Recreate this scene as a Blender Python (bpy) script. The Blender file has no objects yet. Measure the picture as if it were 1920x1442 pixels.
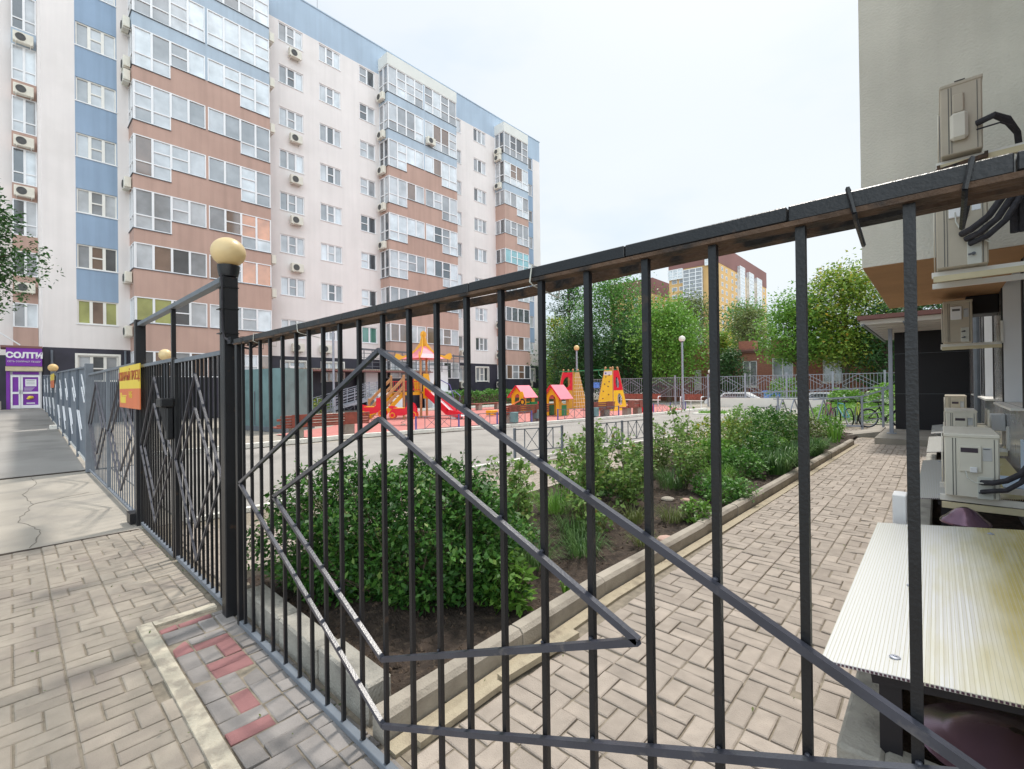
import bpy, math, random
import numpy as np
from mathutils import Vector, Matrix
random.seed(7); rng = np.random.default_rng(7)
sc = bpy.context.scene
COL = sc.collection
R = math.radians
# ------------------------------------------------------------------ camera
TH, PI_, RO = R(42.66), R(.24), R(-.7)
fw = Vector((-math.sin(TH), math.cos(TH), 0)); rt = Vector((math.cos(TH), math.sin(TH), 0)); zz = Vector((0, 0, 1))
look = fw*math.cos(PI_) + zz*math.sin(PI_); up0 = -fw*math.sin(PI_) + zz*math.cos(PI_)
cr = rt*math.cos(RO) + up0*math.sin(RO); cu = -rt*math.sin(RO) + up0*math.cos(RO)
cam = bpy.data.objects.new('camera', bpy.data.cameras.new('camera')); COL.objects.link(cam)
cam.matrix_world = Matrix(((cr.x, cu.x, -look.x, 0), (cr.y, cu.y, -look.y, 0), (cr.z, cu.z, -look.z, 1.57), (0, 0, 0, 1)))
cam.data.sensor_width = 36; cam.data.lens = 866/1920*36
cam.data.clip_start = .02; cam.data.clip_end = 3000
sc.camera = cam
# ------------------------------------------------------------------ world, sun, exposure
SUN_EL, SUN_AZ = R(62), R(-12)       # azimuth from +Y towards +X
w = bpy.data.worlds.new('World'); sc.world = w; w.use_nodes = True
nt = w.node_tree; nt.nodes.clear()
out = nt.nodes.new('ShaderNodeOutputWorld'); bg = nt.nodes.new('ShaderNodeBackground')
sky = nt.nodes.new('ShaderNodeTexSky'); sky.sky_type = 'NISHITA'; sky.sun_disc = False
sky.sun_elevation = SUN_EL; sky.sun_rotation = SUN_AZ; sky.dust_density = 4; sky.air_density = 1
tc = nt.nodes.new('ShaderNodeTexCoord'); mp = nt.nodes.new('ShaderNodeMapping'); mp.inputs['Scale'].default_value = (1, 1, 2.6)
nz = nt.nodes.new('ShaderNodeTexNoise'); nz.inputs['Scale'].default_value = 1.7; nz.inputs['Detail'].default_value = 5; nz.inputs['Roughness'].default_value = .5
rmp = nt.nodes.new('ShaderNodeMapRange'); rmp.inputs[1].default_value = .3; rmp.inputs[2].default_value = .7; rmp.inputs[3].default_value = .78; rmp.inputs[4].default_value = .97
dot = nt.nodes.new('ShaderNodeVectorMath'); dot.operation = 'DOT_PRODUCT'
sv = Vector((math.sin(SUN_AZ)*math.cos(SUN_EL), math.cos(SUN_AZ)*math.cos(SUN_EL), math.sin(SUN_EL)))
dot.inputs[1].default_value = sv
r2 = nt.nodes.new('ShaderNodeMapRange'); r2.inputs[1].default_value = .45; r2.inputs[2].default_value = .92
cc = nt.nodes.new('ShaderNodeMix'); cc.data_type = 'RGBA'     # the thin cloud sheet: bluish away from the sun, white near it
cc.inputs[6].default_value = (4.7, 6.3, 7.4, 1); cc.inputs[7].default_value = (6.9, 7.4, 7.8, 1)
mx = nt.nodes.new('ShaderNodeMix'); mx.data_type = 'RGBA'
L = nt.links.new
L(tc.outputs['Generated'], mp.inputs[0]); L(mp.outputs[0], nz.inputs[0]); L(nz.outputs[0], rmp.inputs[0])
L(tc.outputs['Generated'], dot.inputs[0]); L(dot.outputs['Value'], r2.inputs[0]); cl = nt.nodes.new('ShaderNodeMapRange'); cl.inputs[1].default_value = .40; cl.inputs[2].default_value = .66; cl.inputs[3].default_value = 0; cl.inputs[4].default_value = .75; L(nz.outputs[0], cl.inputs[0])
ad = nt.nodes.new('ShaderNodeMath'); ad.operation = 'ADD'; ad.use_clamp = True; L(r2.outputs[0], ad.inputs[0]); L(cl.outputs[0], ad.inputs[1]); L(ad.outputs[0], cc.inputs[0])
L(rmp.outputs[0], mx.inputs[0]); L(sky.outputs[0], mx.inputs[6]); L(cc.outputs[2], mx.inputs[7])
d2 = nt.nodes.new('ShaderNodeVectorMath'); d2.operation = 'DOT_PRODUCT'; d2.inputs[1].default_value = (.82, -.48, .3)   # brightness added to the unseen +X and -Y sky to light the facades
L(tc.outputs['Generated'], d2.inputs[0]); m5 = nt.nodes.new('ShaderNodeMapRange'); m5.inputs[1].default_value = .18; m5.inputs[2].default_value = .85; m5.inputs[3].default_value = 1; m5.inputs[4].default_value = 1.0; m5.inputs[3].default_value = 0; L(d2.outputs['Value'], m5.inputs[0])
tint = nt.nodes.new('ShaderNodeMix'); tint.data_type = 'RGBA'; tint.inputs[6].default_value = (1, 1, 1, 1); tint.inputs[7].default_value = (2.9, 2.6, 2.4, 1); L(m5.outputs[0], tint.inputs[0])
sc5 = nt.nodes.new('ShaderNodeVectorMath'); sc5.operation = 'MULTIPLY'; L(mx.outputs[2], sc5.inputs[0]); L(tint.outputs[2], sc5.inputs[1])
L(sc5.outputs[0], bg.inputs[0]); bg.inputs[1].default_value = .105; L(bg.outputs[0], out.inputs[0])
sd = bpy.data.lights.new('sun', 'SUN'); sd.energy = 2.7; sd.angle = R(7); sd.color = (1, .95, .87)
so = bpy.data.objects.new('sun', sd); COL.objects.link(so)
so.rotation_euler = (-sv).to_track_quat('-Z', 'Y').to_euler(); so.location = (0, 0, 60)
vs = sc.view_settings; vs.view_transform = 'Standard'; vs.look = 'None'; vs.gamma = 1; vs.exposure = .35

# ------------------------------------------------------------------ materials
def mat(name, c, rough=.8, var=.12, scale=4., bump=0., bscale=40., metal=0., island=0., trans=0., c2=None, c2t=(.5, .62), c2s=2., spec=.5, ior=None, coat=0., streak=0.):
    m = bpy.data.materials.new(name); m.use_nodes = True; t = m.node_tree; N = t.nodes; K = t.links.new
    b = N['Principled BSDF']; b.inputs['Roughness'].default_value = rough; b.inputs['Metallic'].default_value = metal
    b.inputs['Specular IOR Level'].default_value = spec
    if ior: b.inputs['IOR'].default_value = ior
    if coat: b.inputs['Coat Weight'].default_value = coat; b.inputs['Coat Roughness'].default_value = .05
    tc = N.new('ShaderNodeTexCoord'); n = N.new('ShaderNodeTexNoise'); n.inputs['Scale'].default_value = scale; n.inputs['Detail'].default_value = 6
    K(tc.outputs['Object'], n.inputs[0])
    mr = N.new('ShaderNodeMapRange'); mr.inputs[1].default_value = .3; mr.inputs[2].default_value = .7
    mr.inputs[3].default_value = 1-var; mr.inputs[4].default_value = 1+var; K(n.outputs[0], mr.inputs[0])
    fac = mr.outputs[0]
    if island:
        g = N.new('ShaderNodeNewGeometry'); m2 = N.new('ShaderNodeMapRange'); m2.inputs[3].default_value = 1-island; m2.inputs[4].default_value = 1+island
        K(g.outputs['Random Per Island'], m2.inputs[0]); mu = N.new('ShaderNodeMath'); mu.operation = 'MULTIPLY'; K(fac, mu.inputs[0]); K(m2.outputs[0], mu.inputs[1]); fac = mu.outputs[0]
    if streak:
        mpn = N.new('ShaderNodeMapping'); mpn.inputs['Scale'].default_value = (2.2, 2.2, .11); K(tc.outputs['Object'], mpn.inputs[0]); ns = N.new('ShaderNodeTexNoise'); ns.inputs['Scale'].default_value = 1.6; ns.inputs['Detail'].default_value = 7; K(mpn.outputs[0], ns.inputs[0])
        m4 = N.new('ShaderNodeMapRange'); m4.inputs[1].default_value = .42; m4.inputs[2].default_value = .72; m4.inputs[3].default_value = 1; m4.inputs[4].default_value = 1-streak; K(ns.outputs[0], m4.inputs[0])
        mu4 = N.new('ShaderNodeMath'); mu4.operation = 'MULTIPLY'; K(fac, mu4.inputs[0]); K(m4.outputs[0], mu4.inputs[1]); fac = mu4.outputs[0]
    vm = N.new('ShaderNodeVectorMath'); vm.operation = 'SCALE'; vm.inputs[0].default_value = c; K(fac, vm.inputs['Scale'])
    col = vm.outputs[0]
    if c2:
        n2 = N.new('ShaderNodeTexNoise'); n2.inputs['Scale'].default_value = c2s; n2.inputs['Detail'].default_value = 8; K(tc.outputs['Object'], n2.inputs[0])
        m3 = N.new('ShaderNodeMapRange'); m3.inputs[1].default_value = c2t[0]; m3.inputs[2].default_value = c2t[1]; K(n2.outputs[0], m3.inputs[0])
        mi = N.new('ShaderNodeMix'); mi.data_type = 'RGBA'; K(m3.outputs[0], mi.inputs[0]); K(col, mi.inputs[6]); mi.inputs[7].default_value = (*c2, 1); col = mi.outputs[2]
    K(col, b.inputs['Base Color'])
    if bump:
        nb = N.new('ShaderNodeTexNoise'); nb.inputs['Scale'].default_value = bscale; nb.inputs['Detail'].default_value = 4; K(tc.outputs['Object'], nb.inputs[0])
        bp = N.new('ShaderNodeBump'); bp.inputs['Strength'].default_value = bump; bp.inputs['Distance'].default_value = .02; K(nb.outputs[0], bp.inputs['Height']); K(bp.outputs[0], b.inputs['Normal'])
    if trans:
        tr = N.new('ShaderNodeBsdfTranslucent'); K(col, tr.inputs[0]); ms = N.new('ShaderNodeMixShader'); ms.inputs[0].default_value = trans
        o = N['Material Output']; K(b.outputs[0], ms.inputs[1]); K(tr.outputs[0], ms.inputs[2]); K(ms.outputs[0], o.inputs[0])
    return m
def leafmat(name, ca, cb, cc=None, tr=.3, rough=.5):
    m = bpy.data.materials.new(name); m.use_nodes = True; t = m.node_tree; N = t.nodes; K = t.links.new
    b = N['Principled BSDF']; b.inputs['Roughness'].default_value = rough
    g = N.new('ShaderNodeNewGeometry'); cr_ = N.new('ShaderNodeValToRGB'); e = cr_.color_ramp.elements
    e[0].color = (*ca, 1); e[1].color = (*cb, 1)
    if cc: x = e.new(.9); x.color = (*cb, 1); e[-1].color = (*cc, 1)
    K(g.outputs['Random Per Island'], cr_.inputs[0]); K(cr_.outputs[0], b.inputs['Base Color'])
    tn = N.new('ShaderNodeBsdfTranslucent'); K(cr_.outputs[0], tn.inputs[0]); ms = N.new('ShaderNodeMixShader'); ms.inputs[0].default_value = tr
    o = N['Material Output']; K(b.outputs[0], ms.inputs[1]); K(tn.outputs[0], ms.inputs[2]); K(ms.outputs[0], o.inputs[0])
    return m
M = {}
M['plaster'] = mat('plaster', (.80, .745, .73), .9, streak=.06, var=.05, scale=.5, bump=.15, bscale=60, c2=(.70, .65, .63), c2t=(.6, .8), c2s=.35)
M['stripe'] = mat('blue_stripe_plaster', (.29, .385, .52), .9, .06, .6, .15, 60, streak=.12)
M['blue'] = mat('blue_plaster', (.40, .49, .60), .9, .05, .6, .15, 60, streak=.08)
M['paleblue'] = mat('pale_blue_plaster', (.43, .51, .60), .9, .05, .6, .1, 60, streak=.1)
M['brown'] = mat('brown_plaster', (.50, .335, .28), .9, .06, .7, .15, 60, streak=.12)
M['cap'] = mat('cream_cap', (.70, .70, .67), .8, .05, 1)
M['plinth'] = mat('dark_plinth', (.032, .030, .046), .45, .25, 1.5)
M['pvc'] = mat('white_pvc', (.82, .82, .84), .35, .03, 2)
M['pvcwarm'] = mat('cream_pvc', (.80, .77, .72), .4, .03, 2)
M['metaltrim'] = mat('dark_trim', (.12, .13, .15), .5, .1, 3)
def glass(n, c, r=.06): return mat(n, c, r, .25, 1.1, spec=.9, ior=1.7)
G = [glass('glass_dark', (.07, .075, .085)), glass('glass_grey', (.28, .29, .31)), glass('glass_blind_sky', (.62, .66, .70)), glass('glass_brown', (.19, .125, .095)),  # pale panes: curtains plus reflected sky brightness put into the base colour
     glass('glass_orange', (.62, .28, .15)), glass('glass_olive', (.33, .34, .12)), glass('glass_teal', (.25, .50, .55)), glass('glass_curtain_sky', (.47, .49, .52), .1), glass('glass_green', (.06, .2, .15)), mat('yellow_poster', (.75, .7, .05), .5)]
M['black'] = mat('black_paint', (.009, .0095, .012), .38, .2, 9, .12, 160, c2=(.05, .03, .02), c2t=(.66, .74), c2s=14)
M['blackrust'] = mat('rusty_underside', (.10, .058, .035), .8, .4, 12, .4, 90, c2=(.02, .018, .018), c2t=(.5, .6), c2s=9)
M['greypaint'] = mat('grey_paint', (.15, .17, .20), .5, .15, 5, .06, 120)
M['diam'] = mat('dark_diamond_paint', (.05, .052, .068), .30, .2, 9, .1, 150, c2=(.13, .12, .12), c2t=(.62, .72), c2s=16)
M['bluegrey'] = mat('blue_grey_sheet', (.13, .155, .19), .5, .12, 2, .05, 30)
M['steel'] = mat('galvanised', (.34, .36, .42), .45, .1, 6, metal=.3)
M['purplesteel'] = mat('shiny_steel', (.40, .38, .52), .38, .1, 6, metal=.35)
M['globe'] = mat('cream_globe', (.82, .66, .38), .35, .07, 6, trans=.25)
M['whiteglobe'] = mat('white_globe', (.9, .88, .82), .3, .03, 6, trans=.25)
M['yellowglobe'] = mat('yellow_globe', (.85, .62, .3), .3, .03, 6, trans=.25)
M['concrete'] = mat('concrete', (.36, .34, .30), .9, .2, 5, .5, 70, c2=(.22, .21, .19), c2t=(.52, .7), c2s=6)
M['kerb'] = mat('kerb_concrete', (.36, .32, .27), .9, .18, 5, .35, 90, c2=(.24, .21, .175), c2t=(.5, .75), c2s=4)
M['paint_kerb'] = mat('whitewashed_kerb', (.74, .72, .67), .85, .1, 6, .2, 60, c2=(.45, .43, .39), c2t=(.62, .72), c2s=7)
M['strip'] = mat('sandy_strip', (.42, .36, .26), .9, .2, 7, .4, 90, c2=(.27, .225, .165), c2t=(.5, .68), c2s=7)
M['slab'] = mat('concrete_slab', (.345, .31, .265), .9, .12, 1.2, .25, 90, c2=(.25, .23, .205), c2t=(.5, .72), c2s=1.6)
M['oldpaint'] = mat('flaking_paint', (.50, .45, .36), .9, .15, 8, .5, 80, c2=(.34, .30, .245), c2t=(.47, .60), c2s=11)
M['asphalt'] = mat('worn_asphalt', (.32, .30, .28), .92, .1, .8, .4, 140, c2=(.24, .225, .21), c2t=(.5, .7), c2s=.9)
M['ground'] = mat('ground_dust', (.30, .29, .25), .95, .15, .6, .4, 50)
M['sand'] = mat('joint_sand', (.235, .20, .155), .95, .25, 20, .3, 200)
M['paver'] = mat('grey_paver', (.365, .312, .268), .88, .13, 9, .35, 150, island=.12, c2=(.28, .235, .20), c2t=(.56, .74), c2s=2.2)
M['paverdark'] = mat('damp_paver', (.235, .215, .205), .8, .13, 9, .35, 150, island=.2, c2=(.17, .155, .145), c2t=(.55, .7), c2s=3)
M['paverbeige'] = mat('beige_paver', (.315, .272, .225), .88, .12, 9, .35, 150, island=.12, c2=(.235, .195, .17), c2t=(.5, .75), c2s=1.8)
M['paverred'] = mat('red_paver', (.27, .125, .125), .85, .15, 9, .35, 150, island=.18)
M['rubber'] = mat('red_rubber', (.49, .19, .172), .95, .08, 3, .3, 220)
M['soil'] = mat('dark_soil', (.046, .032, .024), .98, .5, 14, .9, 45, c2=(.11, .08, .056), c2t=(.58, .72), c2s=22)
M['mulch'] = mat('soil_clods', (.075, .052, .037), .98, .4, 30, .8, 60, island=.45)
M['bark'] = mat('bark', (.12, .09, .065), .95, .3, 6, .6, 20)
M['stem'] = mat('green_stem', (.13, .12, .06), .8, .3, 10)
M['leaf_bush'] = leafmat('leaf_privet', (.018, .08, .013), (.10, .26, .04), (.22, .30, .07))
M['leaf_rose'] = leafmat('leaf_rose', (.09, .19, .035), (.28, .44, .11), (.28, .17, .08), tr=.42)
M['leaf_lime'] = leafmat('leaf_lime', (.08, .20, .02), (.20, .38, .06))
M['leaf_grass'] = leafmat('leaf_grass', (.045, .13, .03), (.15, .27, .08))
M['leaf_dark'] = leafmat('leaf_dark_tree', (.018, .062, .018), (.065, .17, .04))
M['leaf_mid'] = leafmat('leaf_mid_tree', (.045, .15, .025), (.16, .36, .06))
M['leaf_light'] = leafmat('leaf_light_tree', (.09, .24, .025), (.24, .45, .07))
M['leaf_yellow'] = leafmat('leaf_yellow_tree', (.10, .22, .025), (.32, .42, .06), (.62, .40, .05))
M['leaf_olive'] = leafmat('leaf_olive_tree', (.08, .12, .03), (.22, .26, .08))
M['white'] = mat('white_paint', (.78, .78, .80), .55, .04, 2)
M['purple'] = mat('purple_panel', (.20, .03, .36), .4, .05, 3)
M['cream'] = mat('cream_panel', (.6, .52, .34), .6, .08, 4)
M['red'] = mat('red_plastic', (.66, .02, .03), .35, .06, 4)
M['redtoy'] = mat('red_board', (.72, .015, .04), .3, .05, 3)
M['pinkroof'] = mat('pink_roof', (.80, .24, .30), .4, .05, 3)
M['yellow'] = mat('yellow_board', (.80, .42, .015), .35, .06, 3)
M['yellowlight'] = mat('yellow_climbing_board', (.88, .56, .03), .35, .05, 3)
M['ochre'] = mat('ochre_board', (.58, .32, .03), .4, .08, 4)
M['green'] = mat('green_board', (.01, .24, .09), .35, .08, 3)
M['wood'] = mat('varnished_wood', (.50, .27, .12), .55, .15, 8)
M['benchwood'] = mat('red_brown_slats', (.25, .06, .04), .5, .2, 7)
M['benchgrey'] = mat('bench_concrete', (.36, .33, .28), .9, .12, 8)
M['teal'] = mat('teal_metal', (.16, .26, .27), .5, .1, 2, c2=(.13, .21, .22), c2t=(.5, .6), c2s=1.5)
M['violet'] = mat('violet_paint', (.12, .11, .35), .4, .1, 4)
M['acwhite'] = mat('ac_white', (.70, .665, .58), .42, .06, 5, c2=(.48, .45, .38), c2t=(.6, .78), c2s=4)
M['acbeige'] = mat('ac_beige', (.50, .44, .35), .45, .08, 5, c2=(.40, .34, .26), c2t=(.55, .78), c2s=4, streak=.15)
M['acgrille'] = mat('ac_grille', (.10, .10, .10), .6, .1, 6)
M['tank'] = mat('ac_side_grille', (.05, .035, .05), .6, .2, 12)
M['foam'] = mat('pipe_foam', (.035, .033, .04), .85, .3, 22, .4, 60)
M['cable'] = mat('white_cable', (.6, .6, .55), .6, .05, 6)
M['rplaster'] = mat('grey_cream_plaster', (.70, .665, .59), .92, .09, 1.3, .45, 45, streak=.1, c2=(.60, .56, .49), c2t=(.56, .78), c2s=1.1)
M['soffit'] = mat('brown_soffit', (.42, .235, .115), .9, .1, 2, .3, 60)
M['granite'] = mat('polished_stone', (.30, .31, .32), .22, .1, 3, c2=(.24, .24, .26), c2t=(.5, .6), c2s=3)
M['darkwall'] = mat('black_panel_wall', (.012, .010, .014), .55, .25, 1.2, .05, 50)
M['poly'] = mat('polycarbonate', (.74, .73, .66), .16, .07, 3, trans=.28, c2=(.60, .52, .26), c2t=(.47, .66), c2s=1.5)
def polymat():
    m = bpy.data.materials.new('stained_polycarbonate'); m.use_nodes = True; t = m.node_tree; N = t.nodes; K = t.links.new; b = N['Principled BSDF']; b.inputs['Roughness'].default_value = .17; b.inputs['IOR'].default_value = 1.6
    tc = N.new('ShaderNodeTexCoord'); sp = N.new('ShaderNodeSeparateXYZ'); K(tc.outputs['Object'], sp.inputs[0]); mp = N.new('ShaderNodeMapping'); mp.inputs['Scale'].default_value = (9, 1.6, 1); K(tc.outputs['Object'], mp.inputs[0]); n = N.new('ShaderNodeTexNoise'); n.inputs['Scale'].default_value = 1.2; n.inputs['Detail'].default_value = 6; K(mp.outputs[0], n.inputs[0])
    a = N.new('ShaderNodeMath'); a.operation = 'MULTIPLY_ADD'; a.inputs[1].default_value = .62; K(n.outputs[0], a.inputs[0]); K(sp.outputs[0], a.inputs[2])
    r = N.new('ShaderNodeValToRGB'); e = r.color_ramp.elements; e[0].position = .62; e[0].color = (.80, .80, .79, 1); e[1].position = 1.0; e[1].color = (.58, .50, .20, 1); x = e.new(.78); x.color = (.74, .71, .55, 1); K(a.outputs[0], r.inputs[0]); K(r.outputs[0], b.inputs['Base Color'])
    w_ = N.new('ShaderNodeTexWave'); w_.bands_direction = 'X'; w_.inputs['Scale'].default_value = 14; K(tc.outputs['Object'], w_.inputs[0]); bp = N.new('ShaderNodeBump'); bp.inputs['Strength'].default_value = .25; bp.inputs['Distance'].default_value = .003; K(w_.outputs[0], bp.inputs['Height']); K(bp.outputs[0], b.inputs['Normal'])
    tn = N.new('ShaderNodeBsdfTranslucent'); K(r.outputs[0], tn.inputs[0]); ms = N.new('ShaderNodeMixShader'); ms.inputs[0].default_value = .22; o = N['Material Output']; K(b.outputs[0], ms.inputs[1]); K(tn.outputs[0], ms.inputs[2]); K(ms.outputs[0], o.inputs[0]); return m
M['poly'] = polymat()
M['capmetal'] = mat('enamelled_cap', (.17, .10, .14), .2, .1, 3, metal=.6)
M['brick'] = None
M['brownclad'] = mat('brown_cladding', (.23, .11, .10), .8, .1, .1)
M['yellowclad'] = mat('yellow_brick_cladding', (.64, .41, .18), .85, .1, .2)
M['rubbertyre'] = mat('tyre', (.02, .02, .022), .85, .1, 9)
M['blue_toy'] = mat('blue_fabric', (.12, .28, .75), .8, .7, 25)
M['sheetroof'] = mat('corrugated_roof', (.30, .25, .20), .7, .3, 3)
M['orangeboard'] = mat('orange_sign', (.66, .17, .06), .5, .06, 3)
M['yellowboard'] = mat('yellow_sign', (.78, .58, .06), .5, .05, 3)
M['darkred'] = mat('dark_red_letters', (.42, .05, .02), .5, .05, 3)
def brickmat():
    m = bpy.data.materials.new('red_brick'); m.use_nodes = True; t = m.node_tree; N = t.nodes; K = t.links.new; b = N['Principled BSDF']
    tc = N.new('ShaderNodeTexCoord'); mp = N.new('ShaderNodeMapping'); mp.inputs['Rotation'].default_value = (R(90), 0, 0)
    br = N.new('ShaderNodeTexBrick'); br.inputs['Scale'].default_value = 4; br.inputs['Color1'].default_value = (.42, .16, .10, 1); br.inputs['Color2'].default_value = (.30, .11, .075, 1); br.inputs['Mortar'].default_value = (.34, .24, .2, 1); br.inputs['Mortar Size'].default_value = .018
    K(tc.outputs['Object'], mp.inputs[0]); K(mp.outputs[0], br.inputs[0]); K(br.outputs[0], b.inputs['Base Color']); b.inputs['Roughness'].default_value = .9
    return m
M['brick'] = brickmat()
M['greycrack'] = mat('crack_dirt', (.15, .135, .115), .95)
M['linewhite'] = M['paint_kerb']

# ------------------------------------------------------------------ mesh helper
class B:
    def __init__(s): s.v = []; s.f = []; s.m = []; s.mi = 0
    def add(s, vs, fs):
        o = len(s.v); s.v += [tuple(x) for x in vs]; s.f += [tuple(i+o for i in f) for f in fs]; s.m += [s.mi]*len(fs); return s
    def box(s, x0, x1, y0, y1, z0, z1):
        if x0 > x1: x0, x1 = x1, x0
        if y0 > y1: y0, y1 = y1, y0
        if z0 > z1: z0, z1 = z1, z0
        return s.add([(x0,y0,z0),(x1,y0,z0),(x1,y1,z0),(x0,y1,z0),(x0,y0,z1),(x1,y0,z1),(x1,y1,z1),(x0,y1,z1)],
                     [(0,3,2,1),(4,5,6,7),(0,1,5,4),(1,2,6,5),(2,3,7,6),(3,0,4,7)])
    def rbox(s, x0, x1, y0, y1, z0, z1, r=.01):      # box with all edges chamfered
        xs, ys, zs = (x0, x1), (y0, y1), (z0, z1); o = {}; V = []
        for i in (0,1):
            for j in (0,1):
                for k in (0,1):
                    c = (xs[i], ys[j], zs[k]); d = (r if i == 0 else -r, r if j == 0 else -r, r if k == 0 else -r)
                    for a in range(3):
                        p = [c[0]+d[0], c[1]+d[1], c[2]+d[2]]; p[a] = c[a]; o[(i,j,k,a)] = len(V); V.append(tuple(p))
        F = []
        for i in (0,1): F.append([o[(i,0,0,0)],o[(i,1,0,0)],o[(i,1,1,0)],o[(i,0,1,0)]][::1 if i else -1])
        for j in (0,1): F.append([o[(0,j,0,1)],o[(1,j,0,1)],o[(1,j,1,1)],o[(0,j,1,1)]][::-1 if j else 1])
        for k in (0,1): F.append([o[(0,0,k,2)],o[(1,0,k,2)],o[(1,1,k,2)],o[(0,1,k,2)]][::1 if k else -1])
        for i in (0,1):
            for j in (0,1): F.append([o[(i,j,0,0)],o[(i,j,1,0)],o[(i,j,1,1)],o[(i,j,0,1)]])
            for k in (0,1): F.append([o[(i,0,k,0)],o[(i,1,k,0)],o[(i,1,k,2)],o[(i,0,k,2)]])
        for j in (0,1):
            for k in (0,1): F.append([o[(0,j,k,1)],o[(1,j,k,1)],o[(1,j,k,2)],o[(0,j,k,2)]])
        for i in (0,1):
            for j in (0,1):
                for k in (0,1): F.append([o[(i,j,k,0)],o[(i,j,k,1)],o[(i,j,k,2)]])
        return s.add(V, F)
    def beam(s, p, q, w, h=None, up=(0,0,1)):        # rectangular bar from p to q; w sideways, h along up
        h = h or w; p, q = Vector(p), Vector(q); d = (q-p).normalized(); u = Vector(up)
        if abs(d.dot(u)) > .99: u = Vector((0,1,0))
        a = d.cross(u).normalized(); u = a.cross(d).normalized(); a *= w/2; u = u*h/2
        return s.add([p-a-u,p+a-u,p+a+u,p-a+u,q-a-u,q+a-u,q+a+u,q-a+u], [(0,1,2,3),(7,6,5,4),(0,4,5,1),(1,5,6,2),(2,6,7,3),(3,7,4,0)])
    def tube(s, pts, r, n=8, cap=True):
        pts = [Vector(p) for p in pts]; rs = r if isinstance(r, (list, tuple)) else [r]*len(pts); V = []; u = None
        for i, p in enumerate(pts):
            d = (pts[min(i+1, len(pts)-1)] - pts[max(i-1, 0)]).normalized()
            if u is None: u = d.orthogonal().normalized()
            u = (u - d*u.dot(d)); u = u.normalized() if u.length > 1e-6 else d.orthogonal().normalized(); v = d.cross(u)
            V += [p + (u*math.cos(a)+v*math.sin(a))*rs[i] for a in [2*math.pi*k/n for k in range(n)]]
        F = [(i*n+k, i*n+(k+1)%n, (i+1)*n+(k+1)%n, (i+1)*n+k) for i in range(len(pts)-1) for k in range(n)]
        if cap: F += [tuple(range(n))[::-1], tuple(range((len(pts)-1)*n, len(pts)*n))]
        return s.add(V, F)
    def lathe(s, prof, c=(0,0,0), n=24, axis='Z'):   # prof: (radius, height)
        V = []
        for r, h in prof:
            for k in range(n):
                a = 2*math.pi*k/n; x, y = r*math.cos(a), r*math.sin(a)
                p = (x, y, h) if axis == 'Z' else ((h, x, y) if axis == 'X' else (x, h, y))
                V.append((p[0]+c[0], p[1]+c[1], p[2]+c[2]))
        F = [(i*n+k, i*n+(k+1)%n, (i+1)*n+(k+1)%n, (i+1)*n+k) for i in range(len(prof)-1) for k in range(n)]
        return s.add(V, F)
    def sphere(s, c, r, n=20, m=12, sz=1.):
        return s.lathe([(max(1e-4, r*math.sin(math.pi*i/m)), -r*sz*math.cos(math.pi*i/m)) for i in range(m+1)], c, n)
    def torus(s, c, R_, r, axis='Y', n=28, m=8):
        V = []
        for i in range(n):
            a = 2*math.pi*i/n
            for j in range(m):
                b = 2*math.pi*j/m; q = R_+r*math.cos(b); x, y, h = q*math.cos(a), q*math.sin(a), r*math.sin(b)
                p = (x, y, h) if axis == 'Z' else ((h, x, y) if axis == 'X' else (x, h, y)); V.append((p[0]+c[0], p[1]+c[1], p[2]+c[2]))
        return s.add(V, [(i*m+j, ((i+1)%n)*m+j, ((i+1)%n)*m+(j+1)%m, i*m+(j+1)%m) for i in range(n) for j in range(m)])
    def prism(s, poly, a0, a1, axis='Y'):            # extrude a 2-D outline between a0 and a1 along axis
        mk = {'Y': lambda u, v, a: (u, a, v), 'X': lambda u, v, a: (a, u, v), 'Z': lambda u, v, a: (u, v, a)}[axis]; n = len(poly)
        return s.add([mk(u, v, a0) for u, v in poly]+[mk(u, v, a1) for u, v in poly],
                     [tuple(range(n)), tuple(range(2*n-1, n-1, -1))]+[(i, i+n, (i+1)%n+n, (i+1)%n) for i in range(n)])
    def quad(s, a, b, c, d): return s.add([a, b, c, d], [(0, 1, 2, 3)])
    def build(s, name, m, parent=None, local=False, smooth=False, recalc=True):
        me = bpy.data.meshes.new(name); off = Vector((0,0,0))
        if parent is not None and not local:
            p = parent
            while p is not None: off += p.location; p = p.parent
        me.from_pydata([(x-off.x, y-off.y, z-off.z) for x, y, z in s.v], [], s.f)
        ms = m if isinstance(m, (list, tuple)) else [m]
        for k in ms: me.materials.append(k)
        if len(ms) > 1: me.polygons.foreach_set('material_index', s.m)
        if recalc:
            import bmesh
            bm = bmesh.new(); bm.from_mesh(me); bmesh.ops.recalc_face_normals(bm, faces=bm.faces); bm.to_mesh(me); bm.free()
        if smooth:
            me.polygons.foreach_set('use_smooth', [True]*len(me.polygons))
            try: me.set_sharp_from_angle(angle=R(38))
            except Exception: pass
        me.update(); o = bpy.data.objects.new(name, me); COL.objects.link(o)
        if parent is not None: o.parent = parent
        return o
def tag(o, label, cat, group=None, kind=None):
    if label: o['label'] = label
    if cat: o['category'] = cat
    if group: o['group'] = group
    if kind: o['kind'] = kind
    return o
def thing(name, label, cat, loc=(0,0,0), rz=0, group=None):
    o = bpy.data.objects.new(name, None); COL.objects.link(o); o.location = loc; o.rotation_euler = (0,0,rz); o.empty_display_size = .2
    return tag(o, label, cat, group)
def struct(b, name, m, **k): o = b.build(name, m, **k); o['kind'] = 'structure'; return o
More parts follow.
